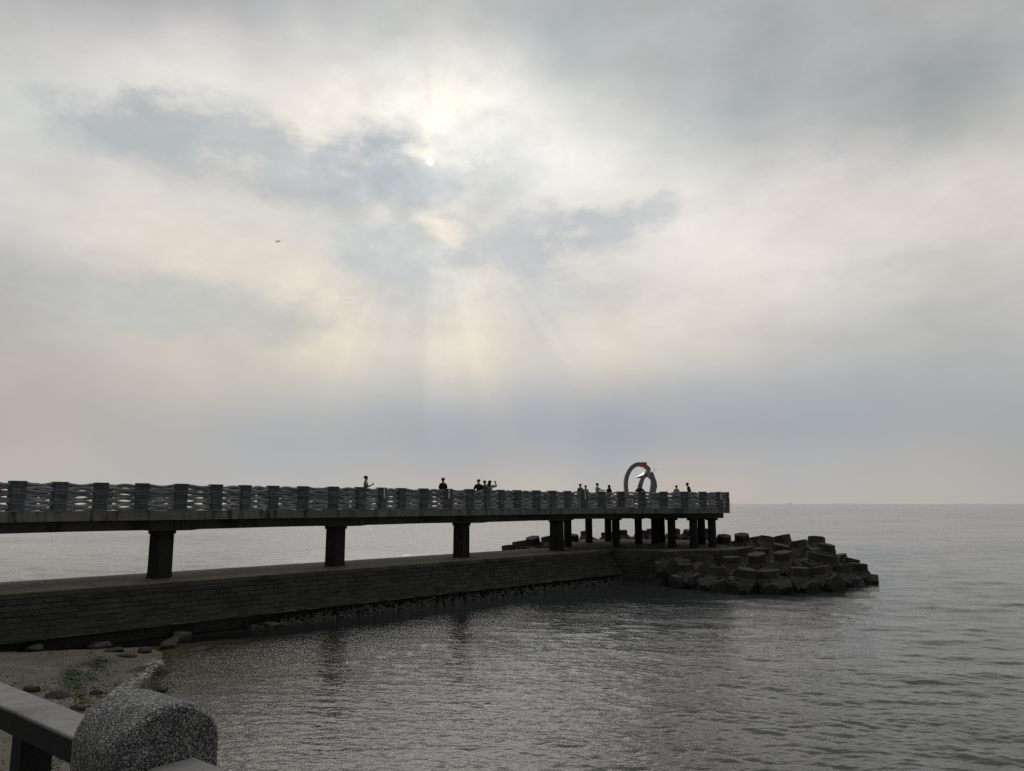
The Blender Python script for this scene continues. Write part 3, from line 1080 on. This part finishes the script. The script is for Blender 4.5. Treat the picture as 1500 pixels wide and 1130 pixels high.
def skinned(name, verts, edges, radii, mat, parent, root=0, levels=2):
    me = bpy.data.meshes.new(name)
    me.from_pydata([tuple(v_) for v_ in verts], edges, [])
    o = bpy.data.objects.new(name, me)
    col.objects.link(o)
    o.modifiers.new('Skin', 'SKIN').use_smooth_shade = True
    sv = me.skin_vertices[0].data
    for i, r in enumerate(radii):
        sv[i].radius = r if isinstance(r, tuple) else (r, r)
        sv[i].use_root = i == root
    sb = o.modifiers.new('Sub', 'SUBSURF')
    sb.levels = levels
    sb.render_levels = levels
    bpy.context.view_layer.update()
    me2 = bpy.data.meshes.new_from_object(o.evaluated_get(dg()))
    o.modifiers.clear()
    o.data = me2
    bpy.data.meshes.remove(me)
    me2.name = name
    me2.materials.append(mat)
    o.parent = parent
    return o


def person(px, head_y, depth, yaw, label, top, legs, hair='short', arms=None, lean=0.0, turn=0.0, height=1.68, held=None):
    """full figure standing on the deck; arms = (left elbow, left hand, right elbow, right hand) as offsets from the shoulder"""
    hp = at_y(px, head_y, depth)
    root = empty('person', (hp.x, hp.y, DECK_TOP), yaw)
    k_ = height / 1.70
    arms = arms or (((-.03, -.01, -.29), (-.02, .07, -.53)), ((.03, -.01, -.29), (.02, .07, -.53)))
    V, E, Rr = [], [], []

    def bend(p):
        p = Vector(p)
        if p.z > .95:
            p = Vector((0, 0, .95)) + Matrix.Rotation(-lean, 3, 'X') @ (p - Vector((0, 0, .95)))
        return p * k_

    def av(p, r, link=None, raw=False):
        V.append(Vector(p) if raw else bend(p))
        Rr.append(tuple(x * k_ for x in r) if isinstance(r, tuple) else r * k_)
        if link is not None:
            E.append((link, len(V) - 1))
        return len(V) - 1
    pel = av((0, 0, .96), (.125, .10))
    waist = av((0, 0, 1.12), (.12, .09), pel)
    chest = av((0, -.01, 1.33), (.145, .10), waist)
    neck0 = av((0, -.01, 1.45), (.075, .065), chest)
    neck = av((0, 0, 1.50), .058, neck0)
    jaw = av((0, .02, 1.545), (.062, .07), neck)
    hm = av((0, .012, 1.605), (.076, .09), jaw)
    av((0, .005, 1.66), (.062, .075), hm)
    av((0, .105, 1.59), .013, hm)
    for sx in (-1, 1):
        av((sx * .082, 0, 1.60), .016, hm)
    arm_pts = []
    for sx, (el_, ha) in zip((-1, 1), arms):
        sh_ = (sx * .165, -.01, 1.365)
        s_i = av(sh_, .064, chest)
        S = V[s_i]
        e_p = S + Vector(el_) * k_
        h_p = S + Vector(ha) * k_
        e_i = av(e_p, .052, s_i, True)
        w_i = av(e_p.lerp(h_p, .92), .037, e_i, True)
        fd = (h_p - e_p).normalized()
        pm = av(h_p + fd * .05 * k_, (.036, .02), w_i, True)
        sd = fd.cross(Vector((0, 0, 1)))
        sd = (sd if sd.length > .05 else Vector((1, 0, 0))).normalized()
        for q_ in range(4):
            b0 = V[pm] + fd * .035 * k_ + sd * (q_ - 1.5) * .019 * k_
            f1 = av(b0, .009, pm, True)
            av(b0 + fd * (.055 + .008 * (1.5 - abs(q_ - 1.5))) * k_ + Vector((0, 0, -.012)), .008, f1, True)
        th_ = av(V[w_i] + fd * .03 * k_ + sd * .035 * k_, .010, w_i, True)
        av(V[th_] + fd * .04 * k_ + sd * .015 * k_, .009, th_, True)
        arm_pts.append((S.copy(), e_p, h_p))
    leg_pts = []
    for sx in (-1, 1):
        h_i = av((sx * .09, 0, .90), .085, pel)
        kn = av((sx * .10, .015, .50), .056, h_i)
        an = av((sx * .105, -.015, .09), .038, kn)
        av((sx * .115, .15, .035), (.042, .03), an)
        leg_pts.append((V[h_i].copy(), V[kn].copy(), V[an].copy()))
    skinned('body', V, E, Rr, M['skin'], root)
    # shirt
    sv = [bend((0, 0, .93)), bend((0, 0, 1.12)), bend((0, -.01, 1.33)), bend((0, -.01, 1.44))]
    se = [(0, 1), (1, 2), (2, 3)]
    sr = [(.15 * k_, .12 * k_), (.145 * k_, .112 * k_), (.178 * k_, .128 * k_), (.135 * k_, .10 * k_)]
    for S, e_p, h_p in arm_pts:
        i0 = len(sv)
        sv += [S, S.lerp(e_p, .85)]
        sr += [.10 * k_, .085 * k_]
        se += [(2, i0), (i0, i0 + 1)]
    skinned('shirt', sv, se, sr, top, root)
    tv, te, tr_ = [bend((0, 0, .98))], [], [(.14 * k_, .115 * k_)]
    for h_, kn, an in leg_pts:
        i0 = len(tv)
        tv += [h_, kn, an + Vector((0, 0, .03))]
        tr_ += [.105 * k_, .075 * k_, .058 * k_]
        te += [(0, i0), (i0, i0 + 1), (i0 + 1, i0 + 2)]
    skinned('trousers', tv, te, tr_, legs, root)
    # hair: shell over the skull, lower at the back
    hc = bend((0, -.012, 1.62))
    b_ = MB()
    rings = []
    for i in range(7):
        a1 = math.pi / 2 - i * math.pi / 2 / 5.2
        z, rr = math.sin(a1), max(math.cos(a1), .02)
        ring = []
        for j in range(14):
            f1 = 2 * math.pi * j / 14
            frontness = max(0, math.sin(f1))
            drop = (1 - frontness * .75) if i > 3 else 1
            jx = 1 + random.uniform(-.05, .05)
            ring.append(hc + Vector((.108 * rr * math.cos(f1) * jx, .122 * rr * math.sin(f1) * (1 if drop == 1 else .98) * jx, (.118 * z if z > 0 else .118 * z * drop))) * k_)
        rings.append(ring)
    if hair == 'long':
        for zz, rr in ((-.10, .95), (-.2, 1.05), (-.32, .8)):
            rings.append([hc + Vector((.10 * rr * math.cos(2 * math.pi * j / 14), -.035 + .075 * rr * min(math.sin(2 * math.pi * j / 14), .2), zz)) * k_ for j in range(14)])
    b_.loft(rings)
    b_.build('hair', M['hair'], root, smooth=True)
    if hair == 'cap':
        c = MB()
        c.loft([[hc + Vector((.105 * r_ * math.cos(2 * math.pi * j / 14), .12 * r_ * math.sin(2 * math.pi * j / 14), z_)) * k_ for j in range(14)] for r_, z_ in ((1.05, .0), (1.0, .06), (.75, .105), (.2, .125))])
        c.box((0, .13 * k_ + hc.y, hc.z + .02), (.13, .12, .015))
        c.build('cap', M['grey'], root, smooth=True)
    if held:
        h_p = (arm_pts[1][2] + (arm_pts[1][2] - arm_pts[1][1]).normalized() * .07)
        b_ = MB()
        if held == 'phone':
            b_.box(tuple(h_p + Vector((0, .02, .03))), (.15, .012, .075))
        else:
            b_.tube([h_p + Vector((0, .02, -.05)), h_p + Vector((0, .02, .08))], [.03, .036], 10)
        ho = b_.build('phone' if held == 'phone' else 'drink_cup', M['black'] if held == 'phone' else M['pale'])
        ho.location = root.location
        ho.rotation_euler = root.rotation_euler
        tag(ho, 'small dark phone held up by the visitor in a pale top' if held == 'phone' else 'pale drink cup in the raised hand of the walker leftmost on the pier', 'phone' if held == 'phone' else 'cup')
    tag(root, label, 'person', 'people on the pier')
    return root


up_r = ((.06, .12, -.22), (.02, .30, -.12))
down_l = ((-.03, -.01, -.29), (-.02, .07, -.53))
down_r = ((.05, .02, -.29), (.06, .10, -.52))
cam_arms = (((-.16, .16, .06), (-.03, .26, .20)), ((.26, .12, -.02), (.10, .24, .20)))
point_r = ((.10, .20, -.16), (.14, .48, -.14))
kimbo = (((-.20, -.05, -.22), (-.06, .08, -.40)), ((.22, -.04, -.22), (.04, .06, -.36)))
person(536, 704, 40.6, R(-78), 'walker with a hand raised to the chest, leftmost person on the pier', M['beige'], M['jean'], 'short', (down_l, up_r), height=1.70, held='cup')
person(649, 706, 45.2, R(20), 'person in black with a cap, alone behind a white light strip', M['black'], M['black'], 'cap', height=1.74)
person(701, 709, 47.0, R(8), 'broad-shouldered person in black beside two smaller people', M['black'], M['jean'], 'short', (((-.10, .02, -.27), (-.12, .12, -.48)), ((.10, .02, -.27), (.12, .12, -.48))), height=1.72)
person(710, 710, 47.4, R(-10), 'person in a grey top between the black-clad one and the photographer', M['grey'], M['jean'], 'short', height=1.66)
person(717.5, 709, 47.9, R(-25), 'visitor in a pale top lifting both arms to take a photo', M['pale'], M['navy'], 'long', cam_arms, height=1.68, held='phone')
person(850, 717, 53.6, R(15), 'short person in grey behind the railing, right of the photographer', M['grey'], M['black'], 'short', height=1.62)
person(858, 719.5, 55.5, R(0), 'person of whom only the top of the head clears the railing', M['pale'], M['jean'], 'short', height=1.56)
person(875, 711, 56.5, R(-80), 'person in a light shirt stretching an arm out to the right', M['pale'], M['jean'], 'short', (down_l, point_r), height=1.74)
person(892, 714, 56.8, R(35), 'long-haired person in black facing the outstretched arm', M['black'], M['black'], 'long', height=1.62)
person(937, 714, 56.0, R(10), 'dark figure with hand on hip in front of the sculpture', M['black'], M['navy'], 'short', kimbo, height=1.64)
person(991, 717, 56.4, R(-30), 'person in a dull top right of the steel sculpture', M['beige'], M['navy'], 'short', height=1.58)
person(1011, 714, 55.2, R(70), 'stooping person in dark clothes looking down, rightmost on the pier', M['navy'], M['black'], 'short', lean=.30, height=1.76)

# ------------------------------------------------------------------ concrete armour blocks
random.seed(33)


def armour_mesh(seed):
    random.seed(seed)
    b_ = MB()
    a1 = .66                                  # faceted hub gives the sloping webs between the legs
    hub = [(x, y, 0) for x in (-a1, a1) for y in (-a1, a1)] + [(x, 0, z) for x in (-a1, a1) for z in (-a1, a1)] + [(0, y, z) for y in (-a1, a1) for z in (-a1, a1)]
    bm = bmesh.new()
    vs = [bm.verts.new(p) for p in hub]
    bmesh.ops.convex_hull(bm, input=vs)
    idx = {v_: i for i, v_ in enumerate(bm.verts)}
    b_.add([v_.co.copy() for v_ in bm.verts], [tuple(idx[v_] for v_ in f.verts) for f in bm.faces])
    bm.free()
    legs = [(0, 0, 1), (0, 0, -1)] + random.sample([(1, 0, 0), (-1, 0, 0), (0, 1, 0), (0, -1, 0)], 3)
    for ax in legs:
        d = Vector(ax)
        s1 = d.orthogonal().normalized()
        s2 = d.cross(s1)
        L = 1.06 + random.uniform(-.05, .05)
        rings = []
        for l, r in ((.2, .56), (L - .025, .53), (L, .505)):
            rings.append([d * l + (s1 * math.cos(k_ * math.pi / 3) + s2 * math.sin(k_ * math.pi / 3)) * r for k_ in range(6)])
        b_.loft(rings)
    return b_.mesh('armour_block', M['armour'])


arm_vars = [armour_mesh(60 + i) for i in range(5)]
BLK = 'concrete wave breaker blocks around the pier head'
K = 'many-legged concrete wave breaker'
blocks = [
    # px, distance, height of centre, label
    (1003, 48.6, -4.75, 'largest-looking {} at the wall corner, one broad stub upright in the water'),
    (1046, 46.7, -4.95, 'low {} at the waterline, next right of the wall-corner one'),
    (1086, 45.9, -4.95, '{} at the waterline with two pale stub tops, before a dark hollow'),
    (1126, 45.6, -4.90, '{} at the waterline, middle of the front row'),
    (1165, 46.2, -4.90, '{} with a pale slanting top, right of the front row middle'),
    (1203, 46.8, -4.80, 'box-like {} in the front row where the waterline turns back'),
    (1228, 48.9, -4.95, 'dark {} in the water, second from the seaward tip'),
    (1250, 51.2, -5.00, '{} farthest right, at the seaward tip of the heap'),
    (982, 49.9, -4.05, '{} leaning on the wall just under the crest corner'),
    (1029, 48.9, -4.30, '{} wedged between the wall and the waterline row'),
    (1069, 48.1, -4.30, '{} of the second row under the long pale ledge'),
    (1108, 47.9, -4.20, '{} of the second row with a pale round-looking stub top'),
    (1146, 48.2, -4.05, '{} of the second row, before the upright box-like stub'),
    (1184, 48.9, -4.15, '{} of the second row with two hexagonal stub ends showing'),
    (1212, 50.4, -4.45, '{} of the second row leaning towards the tip'),
    (1238, 53.2, -4.70, '{} behind the two at the seaward tip'),
    (1095, 50.3, -3.99, '{} tucked under the right end of the crest slab'),
    (1136, 50.6, -3.74, '{} on the third row with a long slanting pale face'),
    (1172, 51.6, -3.49, '{} on the third row below the two skyline blocks'),
    (1203, 53.0, -3.79, '{} on the third row sloping down to the tip'),
    (1229, 54.8, -4.60, 'flat-lying {} on the far shoulder of the tip'),
    (1148, 53.4, -3.34, '{} whose upright stub makes the tallest box on the skyline'),
    (1192, 54.2, -3.44, 'tilted {} on the skyline, seaward of the tallest box'),
    (1118, 55.8, -3.44, '{} with a rounded stub on the skyline left of the tallest box'),
    (1085, 57.5, -3.34, 'dark slab-like {} on the skyline right of the last pier column'),
    (1105, 59.0, -3.64, '{} half hidden behind the slab-like skyline one'),
    (1058, 60.0, -3.54, 'small-looking {} close behind the last pier column'),
    (783, 58.8, -3.65, 'big dark {} left of the pier head columns, rising over the crest'),
    (764, 57.0, -3.75, 'low {} left of the big dark one, barely over the crest'),
    (747, 55.6, -4.05, '{} farthest left, only tips showing over the crest'),
    (806, 61.2, -3.65, '{} seen just left of the thick pier head column'),
    (836, 64.5, -3.67, '{} in the gap behind the thick pair of columns'),
    (859, 69.2, -3.57, '{} behind the thin rear column, stub on either side of it'),
    (889, 70.3, -3.67, '{} low behind the rear column left of the gap'),
    (910, 70.6, -3.47, '{} with a hood-shaped stub in the gap left of centre'),
    (938, 70.6, -3.47, '{} peeping out right of the central pier column'),
    (957, 70.2, -3.42, '{} behind the double column under the sculpture'),
    (985, 69.6, -3.37, '{} right of the pale front column under the pier head'),
    (1006, 68.8, -3.37, '{} left of the paired columns at the right end'),
    (1028, 67.2, -3.32, '{} glimpsed between the last two columns'),
]
for i, (px, y, z, lab) in enumerate(blocks):
    p = at_y(px, 738, y)
    random.seed(500 + i)
    tilt = .08 if i == 0 else .20
    o = mesh_obj('armour_block', arm_vars[(i * 3) % 5], None, (p.x, p.y, z), (random.uniform(-tilt, tilt), random.uniform(-tilt, tilt), random.uniform(0, 6.28)))
    sc_k = random.uniform(1.0, 1.14)
    o.scale = (sc_k, sc_k, sc_k)
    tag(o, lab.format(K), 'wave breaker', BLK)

# ------------------------------------------------------------------ beach: rocks, algae, pebbles, foam
random.seed(44)


def rock_mesh(r, flat_, seed):
    rr = random.Random(seed * 17)
    bm = bmesh.new()
    vs = []
    for _ in range(22):
        d = Vector((rr.gauss(0, 1), rr.gauss(0, 1), rr.gauss(0, 1))).normalized() * rr.uniform(.8, 1.08)
        vs.append(bm.verts.new((d.x * r, d.y * r * .75, d.z * r * flat_)))
    hull = bmesh.ops.convex_hull(bm, input=vs)
    bmesh.ops.delete(bm, geom=[v_ for v_ in bm.verts if not v_.link_faces], context='VERTS')
    bmesh.ops.bevel(bm, geom=bm.edges[:], offset=r * .09, segments=2, affect='EDGES', clamp_overlap=True)
    bmesh.ops.recalc_face_normals(bm, faces=bm.faces)
    me = bpy.data.meshes.new('beach_rock')
    bm.to_mesh(me)
    bm.free()
    me.materials.append(M['rock'] if seed in (2, 5, 11) else M['wetrock'])
    return me


def on_sand(px, py):
    p = at_z(px, py, -4.6)
    for _ in range(12):
        p = at_z(px, py, float(sand_z(p.x, p.y)))
    return p


rocks = [
    (48, 954, .55, .35, 'flat dark rock lying alone at the foot of the breakwater, left of the others'),
    (144, 951, .42, .55, 'rounded grey rock resting against the foot of the breakwater'),
    (213, 956, .40, .45, 'dark wet rock left of the two paler rocks by the water'),
    (249, 948, .55, .60, 'larger grey rock at the waterline under the breakwater'),
    (264, 939, .50, .60, 'grey rock behind the larger waterline rock, against the breakwater'),
    (168, 954, .38, .30, 'low dark rock just right of the rounded grey one'),
    (292, 954, .40, .30, 'flat wet rock in the shallows off the breakwater'),
    (185, 962, .35, .25, 'thin dark slab of rock on the sand above the green algae'),
    (141, 1018, .20, .7, 'small black rock at the edge of the green algae'),
    (236, 1015, .22, .6, 'dark pebble-sized rock in the shallows above the granite post'),
    (48, 1012, .30, .5, 'pale rock just above the handrail'),
    (82, 1022, .34, .4, 'low grey rock on the sand beside the handrail'),
    (115, 1040, .30, .4, 'dark rock where the handrail meets the granite post'),
    (395, 918, .55, .35, 'wet ledge of rock at the broken foot of the breakwater'),
]
for i, (px, py, r, fl_, lab) in enumerate(rocks):
    p = on_sand(px, py) if px < 390 else at_z(px, py, WATER)
    o = mesh_obj('beach_rock', rock_mesh(r, fl_, i + 1), None, (p.x, p.y, max(p.z, WATER - .05) + r * fl_ * .25), (0, 0, random.uniform(0, 6.28)))
    tag(o, lab, 'rock', 'rocks on the small beach')

al = MB()
for (px, py, ax, ay, n) in ((115, 995, 26, 14, 900), (138, 977, 22, 8, 480), (150, 968, 16, 4, 200), (125, 1022, 12, 7, 360), (108, 985, 12, 6, 180), (80, 1112, 16, 10, 420), (66, 1126, 14, 8, 260), (232, 985, 14, 9, 220), (160, 1000, 30, 25, 120), (60, 995, 50, 30, 60)):
    for _ in range(n):
        qx, qy = random.gauss(px, ax * .6), random.gauss(py, ay * .6)
        p = on_sand(qx, qy)
        z = max(p.z, WATER - .03)
        r = random.uniform(.02, .07)
        a1 = random.uniform(0, 6.28)
        d = Vector((math.cos(a1), math.sin(a1), random.uniform(.05, .4))).normalized() * r
        s1 = Vector((-math.sin(a1), math.cos(a1), random.uniform(-.3, .3))) * r * .45
        b0 = Vector((p.x, p.y, z))
        al.add([b0 - s1, b0 + s1, b0 + d + s1 * .4, b0 + d * 1.3, b0 + d - s1 * .4], [(0, 1, 2, 3, 4)])
tag(al.build('algae', M['algae']), 'green algae growing in patches over the wet sand', 'algae', kind='stuff')
pb = MB()
for _ in range(1300):
    qx, qy = random.uniform(-30, 235), random.uniform(950, 1130)
    if random.random() < .55:
        qx, qy = random.gauss(110, 50), random.gauss(1015, 32)
    p = on_sand(qx, qy)
    if p.z < WATER - .15:
        continue
    r = random.uniform(.010, .036) * (2.4 if random.random() < .05 else 1)
    m_ = Matrix.Translation((p.x, p.y, p.z + r * .3)) @ Matrix.Rotation(random.uniform(0, 6.28), 4, 'Z')
    b1 = [m_ @ Vector((r * math.cos(k_ * 1.047) * random.uniform(.8, 1.2), r * .7 * math.sin(k_ * 1.047) * random.uniform(.8, 1.2), 0)) for k_ in range(6)]
    t1 = [m_ @ Vector((r * .6 * math.cos(k_ * 1.047), r * .45 * math.sin(k_ * 1.047), r * .5)) for k_ in range(6)]
    pb.loft([b1, t1])
tag(pb.build('pebbles', M['flint']), 'scattered pebbles and shell grit on the beach', 'pebbles', kind='stuff')

m, t, b, out = new_mat('foam')
g = N(t, 'ShaderNodeNewGeometry')
fn = tnoise(t, g.outputs['Position'], 7, 6, .75)
b.inputs['Base Color'].default_value = (.62, .61, .58, 1)
b.inputs['Roughness'].default_value = .9
put(t, b.inputs['Alpha'], maprange(t, fn.outputs[0], .48, .62, 0.0, .75))
M['foam'] = m
fo = MB()
path = [on_sand(px, py) for px, py in ((232, 968), (222, 982), (210, 992), (196, 1000), (184, 1008), (174, 1018), (163, 1030), (150, 1050), (140, 1080))]
fine_p = []
for a1, b1 in zip(path[:-1], path[1:]):
    for k_ in range(8):
        fine_p.append(a1.lerp(b1, k_ / 8))
top_, bot_ = [], []
for p in fine_p:
    w_ = random.uniform(.10, .34)
    c0 = Vector((p.x, p.y, max(p.z, WATER) + .035))
    top_.append(c0 + Vector((-w_, 0, .012)))
    bot_.append(c0 + Vector((w_, 0, -.005)))
rings = [[a1, a1 + Vector((0, 0, -.03)), b1 + Vector((0, 0, -.03)), b1] for a1, b1 in zip(top_, bot_)]
fo.loft(rings)
tag(fo.build('foam', M['foam']), 'thin line of pale foam where the water laps the sand', 'foam', kind='stuff')

# ------------------------------------------------------------------ promenade and the seaside railing in the foreground
RD, RN = Vector((.779, -.627, 0)), Vector((.627, .779, 0))


def rs(s, n, z):
    return RD * s + RN * n + Vector((0, 0, z))


pr = MB()
pr.prism([tuple(rs(s, n, 0))[:2] for s, n in ((-30, 1.36), (25, 1.36), (25, -12), (-30, -12))], -8.0, -1.60)
tag(pr.build('promenade', M['promenade']), kind='structure')

sr_ = empty('seaside_railing', tuple(rs(-2.2, 1.135, -1.598)))
SF, SB, RR_, ZC, HH, CN = -2.085, -2.372, .145, -.658, .122, 1.135
gp = MB()
prof = [(-RR_, -1.597), (-RR_, ZC)]
for k_ in range(1, 24):
    a1 = math.pi * k_ / 24
    prof.append((-RR_ * math.cos(a1), ZC + HH * math.sin(a1)))
prof += [(RR_, ZC), (RR_, -1.597)]
rings = []
for s_, sh_ in ((SB, .012), (SB + .012, .003), (SB + .03, 0), (SF - .03, 0), (SF - .012, .003), (SF, .012)):
    rings.append([rs(s_, CN + n * (1 - sh_ / RR_), z - (sh_ if z > -1 else 0)) for n, z in prof])
gp.loft(rings)
go = local(gp, sr_).build('granite_post', M['granite'], sr_, smooth=False)
RZ, RT = -.687, .077
hr, hc_ = MB(), MB()
for sa, sb in ((-5.6, SB + .02), (SF - .02, .9)):
    sec = [(-.064, RZ - RT), (-.064, RZ - .011), (.064, RZ - .011), (.064, RZ - RT)]
    hr.loft([[rs(s_, CN + n, z) for n, z in sec] for s_ in (sa, sb)])
    sec = [(-.066, RZ - .0105), (-.066, RZ - .003), (-.062, RZ), (.062, RZ), (.066, RZ - .003), (.066, RZ - .0105)]
    hc_.loft([[rs(s_, CN + n, z) for n, z in sec] for s_ in (sa, sb)])
beam = local(hr, sr_).build('handrail', M['railunder'], sr_)
local(hc_, sr_).build('rail_cap', M['rail'], beam)  # thin lighter cap layer along the top of the dark beam
for s_ in (-3.0, -4.7, -.6):
    lg = MB()
    lg.loft([[rs(s_ + a1, CN + b1, z) for a1, b1 in ((-.04, -.05), (.04, -.05), (.04, .05), (-.04, .05))] for z in (-1.598, RZ - RT - .001)])
    local(lg, sr_).build('leg', M['railunder'], sr_)
tag(sr_, 'grey handrail with a round-topped granite post in the foreground', 'railing')

# ------------------------------------------------------------------ airliner and ship
pp = at_y(407, 354, 2300)
ap = empty('airplane', tuple(pp))
ap.scale = (.74, .74, .74)
fu = MB()
D = 1.0
nose, tail = Vector((-11.5, 6, -1.6)), Vector((10.5, -6, 1.6))
ax = (tail - nose).normalized()
L = (tail - nose).length
fu.tube([nose + ax * L * k_ for k_ in (0, .03, .08, .2, .7, .85, 1.0)], [.15, .8, 1.3, 1.6, 1.55, 1.0, .3], 12)
fu.build('fuselage', M['plane'], ap, smooth=True)
side = ax.cross(Vector((0, 0, 1))).normalized()
upv = side.cross(ax)
for sg_ in (-1, 1):
    w_ = MB()
    r0 = nose + ax * L * .40 - upv * .6
    a1 = [r0 + side * sg_ * 1.2, r0 + side * sg_ * 1.2 + ax * 4.6]
    tip = r0 + side * sg_ * 13.5 + ax * 5.2 + upv * 2.4
    b1 = [tip, tip + ax * 1.5]
    w_.loft([[a1[0], a1[1], a1[1] + upv * .5, a1[0] + upv * .5], [b1[0], b1[1], b1[1] + upv * .15, b1[0] + upv * .15]])
    w_.build('wing', M['plane'], ap)
    e_g = MB()
    c0 = r0 + side * sg_ * 4.6 + ax * .6 - upv * .9
    e_g.tube([c0 - ax * 1.2, c0, c0 + ax * 2.2], [.75, .85, .55], 10)
    e_g.build('engine', M['plane'], ap, smooth=True)
    s_g = MB()
    q0 = nose + ax * L * .90
    q1 = q0 + side * sg_ * 4.6 + ax * 1.8
    s_g.loft([[q0, q0 + ax * 2.2, q0 + ax * 2.2 + upv * .3, q0 + upv * .3], [q1, q1 + ax * 1, q1 + ax * 1 + upv * .1, q1 + upv * .1]])
    s_g.build('tailplane', M['plane'], ap)
fn_ = MB()
q0 = nose + ax * L * .84 + upv * .8
q1 = q0 + upv * 4.6 + ax * 3.0
fn_.loft([[q0 - side * .2, q0 + ax * 3.4 - side * .2, q0 + ax * 3.4 + side * .2, q0 + side * .2], [q1 - side * .08, q1 + ax * 1.5 - side * .08, q1 + ax * 1.5 + side * .08, q1 + side * .08]])
fn_.build('tail_fin', M['plane'], ap)
tag(ap, 'tiny distant airliner flying under the clouds', 'airplane')

sp = at_y(1157, 738, 21000)
shp = empty('cargo_ship', (sp.x, sp.y, WATER))
shp.scale = (1, 1, .6)
hl = MB()
hl.loft([[(x, -8 * k_, z) for x, z in ((-60, 6), (-56, -1), (54, -1), (62, 8), (50, 6))] for k_ in (-1, 1)])
hl.build('hull', M['hull'], shp)
sup = MB()
sup.box((-42, 0, 13.1), (16, 13, 14))
sup.box((-42, 0, 21.6), (6, 5, 3))
sup.build('superstructure', M['hull'], shp)
cg = MB()
for x in (-20, 0, 20):
    cg.box((x, 0, 8.6), (14, 12, 5))
cg.build('deck_cargo', M['hull'], shp)
tag(shp, 'faint cargo ship on the horizon to the right of the pier', 'ship')
